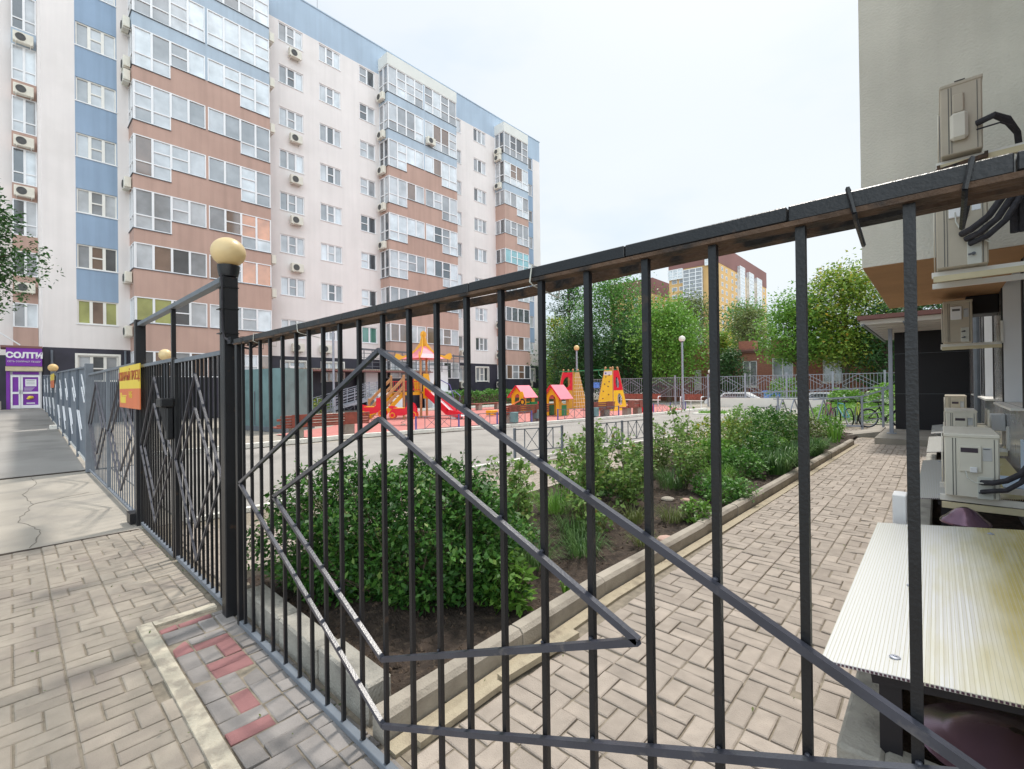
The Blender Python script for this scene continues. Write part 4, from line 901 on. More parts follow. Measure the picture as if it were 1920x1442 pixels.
b = B(); b.rbox(-9.6, -8.6, 38.2, 39, -.1, .95, .05); b.box(-9.65, -8.55, 38.15, 39.05, .951, 1.02); tag(b.build('rubbish_bin', M['blue_toy']), 'small blue bin standing by the brick building', 'bin')

# ================================================================== PLAYGROUND
def board_hole(b, c, hole, n=28, th=.03, nrm=None):
    """flat quad board c (4 corners) with an elliptic hole (u,v,ru,rv in 0..1), given a thickness"""
    c = [Vector(p) for p in c]; nv = (c[1]-c[0]).cross(c[3]-c[0]).normalized()*th
    def P(u, v): return (c[0]*(1-u)+c[1]*u)*(1-v)+(c[3]*(1-u)+c[2]*u)*v
    inn, ou = [], []
    for i in range(n):
        a = 2*math.pi*i/n+math.pi/4*0; dx, dy = math.cos(a), math.sin(a); inn.append(P(hole[0]+hole[2]*dx, hole[1]+hole[3]*dy))
        t = min([(1-hole[0])/dx if dx > 1e-6 else 9, -hole[0]/dx if dx < -1e-6 else 9, (1-hole[1])/dy if dy > 1e-6 else 9, -hole[1]/dy if dy < -1e-6 else 9])
        ou.append(P(hole[0]+t*dx, hole[1]+t*dy))
    cor = []
    V = inn+ou+[p-nv for p in inn]+[p-nv for p in ou]; F = []
    for i in range(n):
        j = (i+1) % n; F += [(i, j, n+j, n+i), (2*n+i, 3*n+i, 3*n+j, 2*n+j), (i, 2*n+i, 2*n+j, j), (n+i, n+j, 3*n+j, 3*n+i)]
    b.add(V, F)
    for u, v in ((0,0),(1,0),(1,1),(0,1)):           # corner fill triangles
        p = P(u, v); ks = sorted(range(n), key=lambda i: (ou[i]-p).length)[:2]; b.add([p, ou[ks[0]], ou[ks[1]], p-nv, ou[ks[0]]-nv, ou[ks[1]]-nv], [(0,1,2),(3,5,4)])
# slide tower
tw = thing('slide_tower', 'wooden post slide tower with pink and yellow pagoda roof, stairs and red slide', 'slide tower', (-20.4, 15.1, 0))
PX = [-21.0, -19.9]; PY = [14.55, 15.75]
for x in PX:
    for y in PY: b = B(); b.rbox(x-.05, x+.05, y-.05, y+.05, 0, 3.2, .012); b.build('post', M['wood'], tw)
b = B(); b.box(-20.95, -19.95, 13.5, 14.499, 1.28, 1.33); b.build('bridge_deck', M['wood'], tw)
b = B(); b.box(-21.05, -19.85, 14.5, 15.8, 1.26, 1.34); b.build('platform', M['yellow'], tw)
cx, cy = -20.45, 15.15
b = B(); A = [(cx-.85, cy-.85, 3.12), (cx+.85, cy-.85, 3.12), (cx+.85, cy+.85, 3.12), (cx-.85, cy+.85, 3.12)]; T = [(cx-.1, cy-.1, 3.8), (cx+.1, cy-.1, 3.8), (cx+.1, cy+.1, 3.8), (cx-.1, cy+.1, 3.8)]
mid = [(cx+(x-cx)*.52, cy+(y-cy)*.52, 3.38) for x, y, z in A]
b.add(A+mid+T, [(i, (i+1)%4, (i+1)%4+4, i+4) for i in range(4)]+[(i+4, (i+1)%4+4, (i+1)%4+8, i+8) for i in range(4)]); b.build('roof', M['pinkroof'], tw)
rib = [(1.42, 3.05), (1.52, 3.22), (1.45, 3.42), (1.3, 3.4), (1.1, 3.28), (.8, 3.36), (.45, 3.62), (.2, 3.98), (.12, 4.3), (.17, 4.42), (.12, 4.58), (0, 4.64), (0, 3.75), (.3, 3.45), (.7, 3.2), (1.15, 3.12)]
for i in range(4):
    b = B(); a = math.pi/4+i*math.pi/2; d = Vector((math.cos(a), math.sin(a), 0)); n_ = Vector((-d.y, d.x, 0))*.02; V = []
    for s in (-1, 1): V += [Vector((cx, cy, 0))+d*(u*1.02)+Vector((0,0,v))+n_*s for u, v in rib]
    k = len(rib); b.add(V, [tuple(range(k)), tuple(range(2*k-1, k-1, -1))]+[(j, j+k, (j+1)%k+k, (j+1)%k) for j in range(k)]); b.build('roof_rib', M['yellow'], tw)
b = B(); b.prism([(-20.35,1.36),(-19.93,1.36),(-19.93,1.7),(-19.98,2.25),(-20.3,2.25),(-20.42,1.9)], 14.49, 14.46, 'Y'); b.build('side_board', M['yellow'], tw)
b = B(); b.prism([(14.65,1.0),(15.1,.95),(15.15,1.5),(15.0,2.3),(14.65,2.3)], -19.84, -19.81, 'X'); b.build('side_board', M['yellow'], tw)
b = B(); b.prism([(15.3,1.36),(15.7,1.36),(15.7,2.2),(15.4,2.2)], -19.84, -19.81, 'X'); b.build('side_board', M['ochre'], tw)
b = B()
for z in (1.5, 2.0): b.tube([(-21.0, 14.5, z), (-20.4, 14.5, z)], .02, 6)
for i in range(6): b.tube([(-20.95+i*.11, 14.5, 1.5), (-20.95+i*.11, 14.5, 2.0)], .012, 5)
b.build('guard_rail', M['red'], tw)
b = B()
for s in (14.75, 15.35): b.beam((-19.85, s, 1.40), (-18.0, s, .34), .05, .34); b.beam((-18.02, s, .33), (-17.0, s, .22), .05, .28)
b.build('slide_side', M['redtoy'], tw)
b = B(); b.beam((-19.85, 15.05, 1.30), (-18.0, 15.05, .24), .56, .03); b.beam((-18.0, 15.05, .25), (-17.0, 15.05, .15), .56, .03); b.build('slide_chute', M['white'], tw)
b = B(); b.box(-17.75, -17.45, 14.8, 15.3, 0, .15); b.build('slide_foot', M['white'], tw)
b = B()
for x in (-20.95, -19.95): b.beam((x, 12.2, .10), (x, 13.5, 1.27), .05, .2); b.beam((x, 13.5, 1.27), (x, 14.5, 1.27), .05, .16)
b.build('stair_stringer', M['yellow'], tw)
for i in range(5): b = B(); y = 12.32+i*.235; b.box(-20.9, -20.0, y, y+.22, .2+i*.215, .235+i*.215); b.build('step', M['wood'], tw)
for x in (-21.02, -19.88):
    for y, z0_, z1_ in ((12.2, 0, 1.05), (13.48, 0, 2.22)): b = B(); b.rbox(x-.05, x+.05, y-.05, y+.05, z0_, z1_, .012); b.build('stair_post', M['wood'], tw)
    b = B()
    for dz in (-.1, -.5): b.beam((x, 12.2, .98+dz), (x, 13.48, 2.14+dz), .05, .14)
    b.build('stair_rail', M['wood'], tw)
    b = B(); b.tube([(x, 13.5, 1.9), (x, 14.5, 1.9)], .02, 6); b.tube([(x, 13.5, 1.45), (x, 14.5, 1.45)], .02, 6)
    for q in range(1, 8): b.tube([(x, 13.5+q*.125, 1.45), (x, 13.5+q*.125, 1.9)], .012, 5)
    b.build('guard_rail', M['red'], tw)
b = B(); b.tube([(-19.2, 16.2, 0), (-19.1, 16.1, 1.0), (-19.3, 16.0, 1.7), (-19.9, 15.8, 2.0)], .025, 6); b.tube([(-19.0, 16.4, .6), (-18.8, 16.3, 1.1), (-19.1, 16.1, 1.4)], .02, 6); b.build('climbing_arch', M['violet'], tw)
# spring riders
def rider(label, x, y, rz):
    t = thing('spring_rider', label, 'spring rider', (x, y, 0), rz, 'red spring riders')
    dzr = .08; side = [(-.52,.40),(-.42,.30),(-.05,.28),(.25,.34),(.33,.30),(.48,.34),(.55,.48),(.50,.62),(.45,.72),(.30,.80),(.27,.92),(.18,.93),(.16,.62),(.05,.56),(-.18,.55),(-.3,.62),(-.5,.66),(-.55,.60),(-.42,.52)]; side = [(u*1.08, v*1.12+dzr) for u, v in side]
    for s in (-.13, .13): b = B(); b.prism(side, s-.012, s+.012, 'Y'); b.build('side_board', M['redtoy'], t, local=True)
    b = B(); b.rbox(-.38, .1, -.15, .15, .70, .73, .01); b.build('seat', M['yellow'], t, local=True)
    for xx, r in ((.44, .18), (-.42, .14)):
        for s in (-.16, .16):
            b = B(); b.lathe([(.001,-.012),(r,-.012),(r,.012),(.001,.012)], (xx, s, .42), 18, 'Y'); w_ = b.build('wheel', M['redtoy'], t, local=True)
            b = B(); b.torus((xx, s*1.02, .42), r*.72, .022, 'Y', 18, 6); b.build('wheel_ring', M['yellow'], w_, local=True)
    b = B(); b.tube([(.2,-.2,.98),(.2,.2,.98)], .014, 6); b.build('handlebar', M['metaltrim'], t, local=True)
    b = B(); b.tube([(.085*math.cos(a), .085*math.sin(a), .0+a/34.) for a in np.linspace(0, 12.5, 70)], .012, 5); b.lathe([(.09,0),(.12,.02),(.12,.0)], n=12); b.build('spring', M['benchgrey'], t, local=True)
    return t
rider('red spring rider with yellow wheels nearest the stairs, left one of two', -19.05, 11.25, TH)
rider('red spring rider with yellow wheels in front of the slide stairs, right one of two', -16.65, 11.25, TH)
# playhouses
def house(label, x0, x1, y0, y1, ap, flip=1):
    cx_, cy_ = (x0+x1)/2, (y0+y1)/2; t = thing('playhouse', label, 'playhouse', (cx_, cy_, 0), 0, 'playhouses'); ev = 1.02; cm = cx_
    for y in (y0, y1):
        a = [(x0, 0), (cm-.24, 0), (cm-.24, .75), (cm-.2, .95), (cm-.1, 1.07), (cm, 1.11), (cm+.1, 1.07), (cm+.2, .95), (cm+.24, .75), (cm+.24, 0), (x1, 0), (x1, ev), (cm, ap-.03), (x0, ev)]
        b = B(); b.prism(a, y, y+.03, 'Y'); b.build('gable_board', M['yellow'], t)
    for x in (x0, x1-.03):
        b = B(); b.box(x, x+.03, y0+.03, y0+.25, 0, ev); b.box(x, x+.03, y1-.22, y1, 0, ev); b.box(x, x+.03, y0+.25, y1-.22, .55, .62); b.build('side_board', M['ochre'], t)
        b = B(); b.box(x-.01, x+.04, y0+.25, y1-.22, 0, .549); b.build('side_panel', M['green'], t)
    for s in (-1, 1):
        b = B(); e = (cm+s*((x1-x0)/2+.2), ev-.16); b.add([(cm, y0-.14, ap), (e[0], y0-.14, e[1]), (e[0], y1+.14, e[1]), (cm, y1+.14, ap), (cm, y0-.14, ap+.03), (e[0], y0-.14, e[1]+.03), (e[0], y1+.14, e[1]+.03), (cm, y1+.14, ap+.03)], [(0,1,2,3),(7,6,5,4),(0,4,5,1),(1,5,6,2),(2,6,7,3),(3,7,4,0)]); b.build('roof_board', M['pinkroof'], t)
        b = B(); b.beam((cm, y0-.15, ap+.01), (e[0], y0-.15, e[1]+.01), .02, .07); b.build('roof_edge', M['redtoy'], t)
    return t
house('right playhouse with pink gable roof, arched doorway and green side panel', -15.35, -14.5, 19.3, 20.2, 1.6)
house('left playhouse with pink gable roof beside the toy digger', -19.5, -18.5, 21.1, 22.1, 1.6)
b = B(); b.box(-18.46, -17.3, 21.6, 21.63, .18, .62); tag(b.build('play_panel', M['green']), 'green board panel attached right of the left playhouse', 'panel')
t = thing('play_panel', 'narrow red slatted panel between the two playhouses', 'panel', (-15.9, 19.8, 0))
b = B()
for i in range(4): b.rbox(-16.25+i*.13, -16.15+i*.13, 19.7, 19.73, .05, .72, .005)
b.build('slats', M['redtoy'], t); b = B(); b.box(-16.28, -15.75, 19.735, 19.76, .2, .26); b.build('crossbar', M['redtoy'], t)
t = thing('toy_digger', 'yellow seat and orange arm of a sand digger toy before the left playhouse', 'toy digger', (-16.9, 18.6, 0))
b = B(); b.tube([(-17.4, 17.9, .1), (-17.0, 18.4, .55), (-16.7, 18.9, .85)], .035, 8); b.tube([(-17.1, 18.2, 0), (-17.1, 18.2, .35)], .05, 8); b.build('arm', M['orangeboard'], t)
b = B(); b.prism([(-16.95,.8),(-16.7,.75),(-16.62,1.1),(-16.7,1.28),(-16.9,1.28)], 18.95, 18.99, 'Y'); b.build('seat_back', M['yellow'], t)
b = B(); b.torus((-16.62, 18.85, .72), .15, .04, 'Y', 18, 6); b.build('tyre', M['rubbertyre'], t)
b = B(); b.rbox(-17.9, -17.45, 17.3, 17.8, .05, .3, .02); b.build('scoop', M['yellow'], t)
b = B(); b.rbox(-12.9, -12.1, 24.6, 25.2, .0, .42, .05); tag(b.build('toy_box', M['redtoy']), 'low red board box right of the climbing frame', 'toy box')
# climbing frame: two tapering towers joined by green bars
cf = thing('climbing_frame', 'two tapering climbing towers in yellow and red boards joined by green bars', 'climbing frame', (-17, 26, 0))
def ptower(x0, x1, y0, y1, ix, iy, h, right, left, posts=True):
    B_ = [Vector((x0,y0,0)), Vector((x1,y0,0)), Vector((x1,y1,0)), Vector((x0,y1,0))]; T_ = [Vector((x0+ix,y0+iy,h)), Vector((x1-ix,y0+iy,h)), Vector((x1-ix,y1-iy,h)), Vector((x0+ix,y1-iy,h))]
    for p, q in zip(B_, T_): b = B(); d = (q-p); b.beam(p, p+d*1.05, .09, .09, (0,1,0)); b.build('post', M['wood'], cf); b = B(); b.sphere(p+d*1.07, .07, 10, 6); b.build('post_cap', M['wood'], cf)
    return B_, T_
bq, tq = ptower(-19.75, -18.3, 25.94, 27.6, .3, .5, 2.5, None, None)
def lerp4(a, c, f): return a.lerp(c, f)
o3 = Vector((0, -.05, 0)); o4 = Vector((.05, 0, 0))
b = B(); board_hole(b, [lerp4(bq[0],tq[0],.5)+o3, lerp4(bq[1],tq[1],.5)+o3, tq[1]+o3, tq[0]+o3], (.5, .45, .3, .3)); b.build('board', M['redtoy'], cf)
b = B(); board_hole(b, [bq[0]+o3, bq[1]+o3, lerp4(bq[1],tq[1],.5)+o3, lerp4(bq[0],tq[0],.5)+o3], (.5, .5, .22, .25)); b.build('board', M['ochre'], cf)
b = B(); b.add([bq[1]+o4, bq[2]+o4, tq[2]+o4, tq[1]+o4, bq[1], bq[2], tq[2], tq[1]], [(0,1,2,3),(7,6,5,4),(0,4,5,1),(1,5,6,2),(2,6,7,3),(3,7,4,0)]); b.build('board', M['ochre'], cf)
b = B()
for i in range(9): f = .06+i*.1; p, q = lerp4(bq[1],tq[1],f)+o4*2, lerp4(bq[2],tq[2],f)+o4*2; b.tube([p, q], .012, 5)
for i in range(1, 5): f = i/5; p, q = lerp4(bq[1],bq[2],f)+o4*2.3, lerp4(tq[1],tq[2],f)+o4*2.3; b.tube([p, q], .01, 5)
b.build('rope_net', M['pvcwarm'], cf)
br, tr_ = ptower(-15.75, -14.6, 24.95, 26.6, .3, .5, 2.5, None, None)
b = B(); b.add([br[0]+o3, br[1]+o3, tr_[1]+o3, tr_[0]+o3, br[0]+o3*.4, br[1]+o3*.4, tr_[1]+o3*.4, tr_[0]+o3*.4], [(0,1,2,3),(7,6,5,4),(0,4,5,1),(1,5,6,2),(2,6,7,3),(3,7,4,0)]); b.build('board', M['yellowlight'], cf)
for u, v in ((.3,.3),(.25,.48),(.28,.66),(.3,.84),(.7,.4),(.62,.6),(.7,.72),(.66,.88),(.75,.22)):
    p = br[0].lerp(br[1], u).lerp(tr_[0].lerp(tr_[1], u), v)+Vector((0,-.07,0)); b = B(); b.sphere(p, .045, 8, 6); b.build('climbing_hold', M['brownclad'], cf)
b = B(); p = br[0].lerp(br[1], .5).lerp(tr_[0].lerp(tr_[1], .5), .93); b.box(p.x-.28, p.x+.28, p.y-.085, p.y-.06, p.z-.12, p.z+.12); q = b.build('notice', M['white'], cf)
b = B(); b.box(p.x-.2, p.x-.1, p.y-.09, p.y-.0855, p.z-.05, p.z+.05); b.build('notice_mark', M['violet'], q)
b = B(); board_hole(b, [br[1]+o4, br[2]+o4, lerp4(br[2],tr_[2],.5)+o4, lerp4(br[1],tr_[1],.5)+o4], (.55, .55, .22, .3)); b.build('board', M['yellowlight'], cf)
b = B(); board_hole(b, [lerp4(br[1],tr_[1],.5)+o4, lerp4(br[2],tr_[2],.5)+o4, tr_[2]+o4, tr_[1]+o4], (.5, .4, .24, .28)); b.build('board', M['redtoy'], cf)
b = B()
for y in (26.0, 26.9): b.tube([(-19.45, y, 2.55), (-14.9, y-.9, 2.55)], .025, 6)
for i in range(7): f = i/6; b.tube([(-18.4+2.8*f, 26.0-.55*f, 2.55), (-18.4+2.8*f, 26.8-.55*f, 2.55)], .018, 5)
b.build('ladder_bars', M['green'], cf)
b = B(); b.tube([(-16.8, 26.1, 2.5), (-16.8, 26.1, 1.5)], .012, 5); b.tube([(-17.4, 26.1, 2.5), (-17.4, 26.1, 1.9)], .012, 5); b.tube([(-16.2,25.9,2.5),(-16.15,25.9,2.25),(-15.9,25.8,2.1),(-15.7,25.7,2.1)], .02, 5); b.build('hanging_rope', M['green'], cf)
# low crossed fences
def lowfence(label, p, q, h=.55, m=None, pm=None, nseg=None, group='low crossed barriers'):
    p, q = Vector((*p, 0)), Vector((*q, 0)); L_ = (q-p).length; n = nseg or max(1, round(L_/2.0)); t = thing('low_barrier', label, 'barrier', tuple(p), 0, group); m = m or M['greypaint']; Z = Vector((0,0,1))
    for i in range(n+1): a = p.lerp(q, i/n); b = B(); b.beam(a, a+Z*(h+.03), .045, .045, (0,1,0)); b.build('post', pm or m, t)
    for i in range(n):
        a, c = p.lerp(q, i/n), p.lerp(q, (i+1)/n); b = B()
        for z in (h*.22, h): b.beam(a+Z*z, c+Z*z, .022, .022)
        for f in (.2, .5, .8): b.beam(a.lerp(c, f)+Z*h*.22, a.lerp(c, f)+Z*h, .018, .018, (0,1,0))
        for f in (.2, .5): b.beam(a.lerp(c, f)+Z*h*.22, a.lerp(c, f+.3)+Z*h, .012, .012); b.beam(a.lerp(c, f)+Z*h, a.lerp(c, f+.3)+Z*h*.22, .012, .012)
        b.build('crossed_rails', m, t)
lowfence('long low crossed barrier along the playground kerb before the slide tower', (-13.3, 9.5), (-12.2, 14.4), pm=M['violet'])
lowfence('low crossed barrier along the playground kerb before the playhouses', (-12.0, 15.9), (-11.35, 19.9), pm=M['violet'])
lowfence('low crossed barrier at the far playground corner by the white globe lamp', (-11.0, 22.9), (-10.8, 26.6), pm=M['violet'])
lowfence('low dark crossed barrier by the near road kerb, behind the roses at left', (-6.85, 7.5), (-6.45, 8.7), .62, nseg=1)
lowfence('low dark crossed barrier by the near road kerb, before the climbing frame', (-6.25, 9.6), (-5.85, 11.95), .62, nseg=2)
lowfence('low dark crossed barrier by the near road kerb at the far end of the bed', (-5.5, 17.9), (-4.9, 21.4), .62, nseg=2)
lowfence('low green crossed barrier behind the red slatted bench by the teal box', (-24.3, 9.5), (-24.3, 13.6), .6, nseg=2)
# benches
def bench(label, x, y, rz, L_=2.6, back=True, group='slatted benches', legs=True):
    t = thing('park_bench', label, 'bench', (x, y, 0), rz, group)
    for s in (-.28, .28):
        b = B(); b.rbox(-.17, .17, s*L_-.17, s*L_+.17, 0, .40, .015); b.build('leg', M['benchgrey'], t, local=True)
    b = B()
    for i in range(5): b.rbox(-.25+i*.105, -.16+i*.105, -L_/2, L_/2, .41, .45, .006)
    b.build('seat', M['benchwood'], t, local=True)
    if back:
        b = B()
        for i in range(4): b.rbox(.235+i*.012, .265+i*.012, -L_/2+.1*(i%2), L_/2, .46+i*.085, .53+i*.085, .006)
        b.build('backrest', M['benchwood'], t, local=True)
        for s in (-.28, .28): b = B(); b.box(.275, .31, s*L_-.22, s*L_+.22, .43, .80); b.build('back_support', M['benchwood'], t, local=True)
    return t
bench('red brown slatted bench on concrete legs beside the teal box', -14.35, 6.7, R(-3), 2.9)
bench('slatted bench before the toy digger and left playhouse', -13.2, 14.95, R(-8), 2.7)
bench('red slatted bench by the hedge, left of the left playhouse', -22.9, 22.4, 0, 3.2, False)
bench('slatted bench in front of the yellow climbing tower', -11.9, 18.9, R(-8), 1.9)
bench('red brown bench end right of the climbing towers', -11.6, 21.7, R(-8), 1.6)
def armbench(label, x, y, L_):
    t = thing('park_bench', label, 'bench', (x, y, 0), 0, 'armrest benches')
    b = B()
    for i in range(int(L_/.13)): b.box(-L_/2+i*.13, -L_/2+i*.13+.115, .2, .23, .5, .9)
    b.build('backrest', M['benchwood'], t, local=True); b = B(); b.rbox(-L_/2, L_/2, -.25, .2, .42, .47, .01); b.build('seat', M['pvcwarm'], t, local=True)
    for s in (-1, 0, 1): b = B(); b.tube([(s*L_/2, -.25, 0), (s*L_/2, -.25, .62), (s*L_/2, -.15, .72), (s*L_/2, .2, .72)] if s else [(0,-.2,0),(0,-.2,.42)], .03, 6); b.build('leg', M['white'], t, local=True)
armbench('far slatted bench with white tube armrests under the distant fence, left one', -16.4, 32.0, 3.0)
armbench('far slatted bench with white tube armrests just left of the grey fence panels', -12.3, 31.4, 1.4)
# teal cabinet
t = thing('transformer_cabinet', 'large dull teal metal cabinet behind the globe lamp post', 'cabinet', (-19, 7.2, 0))
A = Vector((-17.6, 6.83, 0)); d1 = Vector((-2.75, -.64, 0)).normalized(); d2 = Vector((-.75, 1.0, 0)).normalized()
V = [A, A+d1*4.2, A+d1*4.2+d2*1.9, A+d2*1.9]; b = B(); b.add(V+[v+Vector((0,0,2.36)) for v in V], [(3,2,1,0),(4,5,6,7),(0,1,5,4),(1,2,6,5),(2,3,7,6),(3,0,4,7)]); b.build('body', M['teal'], t)
b = B(); o_ = [A-d1*.05-d2*.05, A+d1*4.25-d2*.05, A+d1*4.25+d2*1.95, A-d1*.05+d2*1.95]; b.add([v+Vector((0,0,-.02)) for v in o_]+[v+Vector((0,0,.16)) for v in o_], [(3,2,1,0),(4,5,6,7),(0,1,5,4),(1,2,6,5),(2,3,7,6),(3,0,4,7)]); b.build('foot', M['greypaint'], t)
b = B(); p = A+d1*1.9-d2*.012; b.beam(p+Vector((0,0,.2)), p+Vector((0,0,1.5)), .03, .03, (0,1,0)); b.build('door_seam', M['metaltrim'], t)
b = B(); b.box(-25.2, -25.1, 10.0, 10.45, .9, 2.8); tag(b.build('notice_board', M['white']), 'narrow white board standing right behind the teal cabinet', 'board')
# litter bins by the low fences
for x, y, lb in ((-12.35, 13.5, 'small grey bin under the low barrier before the slide'), (-11.6, 18.2, 'small grey green bin before the climbing towers'), (-12.9, 15.6, 'grey green bin by the slatted bench before the playhouses')):
    t = thing('litter_bin', lb, 'litter bin', (x, y, 0)); b = B(); b.rbox(-.14, .14, -.12, .12, .15, .55, .015); b.build('body', M['teal'], t, local=True); b = B(); b.tube([(0,0,0),(0,0,.15)], .03, 8); b.build('foot', M['greypaint'], t, local=True)
b = B(); b.box(-21.5, -20.9, 33.5, 33.54, 1.35, 1.82); tag(b.build('banner', M['blue_toy']), 'blue and white patterned banner on the fence between the climbing towers', 'banner')

# ================================================================== BICYCLES AND RAMP
def bike(label, x, y, rz, frame, lean=0., tyre2=None):
    t = thing('bicycle', label, 'bicycle', (x, y, 0), rz, 'bicycles at the rack'); t.rotation_euler = (lean, 0, rz)
    for xx in (-.52, .52):
        b = B(); b.torus((xx, 0, .33), .31, .022, 'Y', 26, 6); w_ = b.build('wheel', M['rubbertyre'], t, local=True)
        b = B()
        for i in range(10): a = i*math.pi/5; b.tube([(xx, 0, .33), (xx+.29*math.cos(a), 0, .33+.29*math.sin(a))], .002, 3, False)
        b.torus((xx, 0, .33), .285, .012, 'Y', 26, 4); b.build('rim', M['steel'] if not tyre2 else tyre2, w_, local=True)
    b = B(); bb_ = (-.05, 0, .30); st = (-.2, 0, .78); hd = (.36, 0, .80); hd2 = (.40, 0, .66)
    for p, q in ((bb_, st), (st, hd), (bb_, hd2), (bb_, (-.52, 0, .33)), ((-.18,0,.7), (-.52,0,.33)), (hd, hd2), (hd2, (.52,0,.33))): b.tube([p, q], .018, 6)
    b.build('frame', frame, t, local=True)
    b = B(); b.rbox(-.36, -.1, -.07, .07, .86, .91, .02); b.tube([(-.2,0,.78),(-.22,0,.86)], .014, 6); b.build('saddle', M['rubbertyre'], t, local=True)
    b = B(); b.tube([hd, (.33,0,.95)], .015, 6); b.tube([(.28,-.28,.98),(.36,-.12,.95),(.33,0,.95),(.36,.12,.95),(.28,.28,.98)], .013, 6); b.build('handlebar', M['metaltrim'], t, local=True)
    b = B(); b.lathe([(.001,-.01),(.09,-.01),(.09,.01),(.001,.01)], (-.05, -.05, .30), 14, 'Y'); b.tube([(-.05,-.06,.3),(.08,-.06,.18)], .01, 5); b.build('crank', M['metaltrim'], t, local=True)
    return t
M['pinkpaint'] = mat('pink_bike_paint', (.45, .12, .22), .35); M['cyanpaint'] = mat('cyan_bike_paint', (.12, .42, .50), .35); M['limepaint'] = mat('lime_bike_paint', (.55, .62, .08), .35); M['darkpaint'] = mat('dark_bike_paint', (.04, .03, .04), .3)
bike('dark and pink bicycle, left one at the rack', -3.05, 20.9, R(112), M['pinkpaint'], .06)
bike('turquoise bicycle with white rims, in the middle of the rack', -2.55, 20.7, R(118), M['cyanpaint'], -.05, M['white'])
bike('lime yellow bicycle beside the turquoise one', -2.15, 21.1, R(104), M['limepaint'], .03)
bike('dark bicycle behind the ramp handrail by the grey post', -1.35, 20.3, R(35), M['darkpaint'], .04)
t = thing('bicycle_rack', 'grey steel bicycle rack of slanted frames and bars', 'bicycle rack', (-3.5, 20.6, 0))
for x in (-4.6, -4.2, -3.75, -3.25): b = B(); b.tube([(x-.05, 20.0, 0), (x+.12, 20.5, .95), (x+.3, 21.0, 0)], .028, 6); b.build('frame', M['steel'], t)
b = B(); b.tube([(-4.8, 20.5, .95), (-3.1, 20.5, .95)], .025, 6); b.build('top_bar', M['steel'], t)
t = thing('handrail', 'grey steel ramp handrail with sloping rails beside the bicycles', 'handrail', (-2.5, 19, 0))
for x in (-1.84, -1.30, -4.3): b = B(); b.box(x-.03, x+.03, 18.97, 19.03, 0 if x < -1.5 else .1, 1.12 if x < -1.5 else 1.36); b.build('post', M['steel'], t)
b = B(); b.beam((-4.3, 19.0, .12), (-1.84, 19.0, .12), .06, .06); b.build('bottom_rail', M['steel'], t)
b = B(); b.beam((-5.2, 19.06, 1.22), (-1.1, 19.06, 1.40), .045, .045); b.build('top_rail', M['steel'], t)
b = B(); b.beam((-3.2, 19.0, .98), (-1.84, 19.0, 1.10), .045, .045); b.beam((-1.84, 19.0, 1.10), (-1.1, 19.0, 1.38), .045, .045); b.build('sloping_rail', M['steel'], t)
b = B()
for k in range(4): b.beam((-1.84, 19.0, .28+.2*k), (-1.30, 19.0, .42+.2*k), .025, .025)
b.build('infill_bars', M['steel'], t)
b = B(); b.add([(-2.1,16.6,.0),(-1.2,16.6,.17),(-1.2,18.4,.17),(-2.1,18.4,.0),(-2.1,16.6,-.05),(-1.2,16.6,-.05),(-1.2,18.4,-.05),(-2.1,18.4,-.05)], [(0,1,2,3),(7,6,5,4),(0,4,5,1),(1,5,6,2),(2,6,7,3),(3,7,4,0)]); struct(b, 'entrance_ramp', M['slab'])
b = B(); b.box(-1.2, .66, 14.9, 18.1, -.04, .15); struct(b, 'entrance_platform', M['slab'])

# ================================================================== RIGHT-HAND BUILDING
WX = .66
rb = thing('right_building', 'grey cream plastered building at the right with an overhanging upper bay', 'building', (WX, 8, 0))
hol = [(4.2, 5.55, 1.28, 2.9), (7.15, 9.1, 1.28, 3.0), (10.6, 12.5, 1.28, 3.0), (13.4, 14.9, 1.28, 3.0)]
b = B(); ys_ = sorted({1.0, 18.1}|{h[0] for h in hol}|{h[1] for h in hol}); zs_ = sorted({-.1, 3.2}|{h[2] for h in hol}|{h[3] for h in hol})
for a, c in zip(ys_, ys_[1:]):
    for d, e in zip(zs_, zs_[1:]):
        if not any(h[0] < (a+c)/2 < h[1] and h[2] < (d+e)/2 < h[3] for h in hol): b.quad((WX, c, d), (WX, a, d), (WX, a, e), (WX, c, e))
b.build('stone_wall', M['granite'], rb, recalc=False)
for a, c, d, e in hol:
    f = B(); f.box(WX, WX+.3, a-.005, a, d, e); f.box(WX, WX+.3, c, c+.005, d, e); f.box(WX, WX+.3, a, c, e, e+.005)
    for q in ((a, a+.07), (c-.07, c), ((a+c)/2-.05, (a+c)/2+.05)): f.box(WX+.24, WX+.3, q[0], q[1], d, e)
    for q in ((d, d+.07), (e-.07, e)): f.box(WX+.24, WX+.3, a+.07, c-.07, *q)
    o = f.build('window', M['pvc'], rb); g = B(); g.box(WX+.26, WX+.27, a, c, d, e); g.build('pane', G[1], o)
    g = B(); g.box(WX-.10, WX+.24, a-.05, c+.05, d-.03, d-.003); g.build('sill', M['pvcwarm'], o)
    for q0, q1 in ((a-.09, a-.006), (c+.006, c+.09)): g = B(); g.box(WX-.012, WX-.003, q0, q1, d, e); g.build('window_border', M['darkwall'], o)
b = B(); b.box(WX, 12, .5, 18.1, 3.2, 24); b.build('upper_wall', M['rplaster'], rb)
b = B(); b.rbox(WX-.035, WX-.003, 5.7, 5.82, 3.2, 24, .004); b.rbox(WX-.035, WX-.003, 5.2, 5.3, 3.6, 24, .004); b.build('wall_trim', M['rplaster'], rb)
b = B(); b.box(-.598, WX-.003, 6.38, 10.2, 2.83, 24); ov = b.build('overhang', M['rplaster'], rb)
b = B(); b.box(-.592, WX-.004, 6.386, 10.194, 2.822, 2.829); b.build('soffit', M['soffit'], ov)
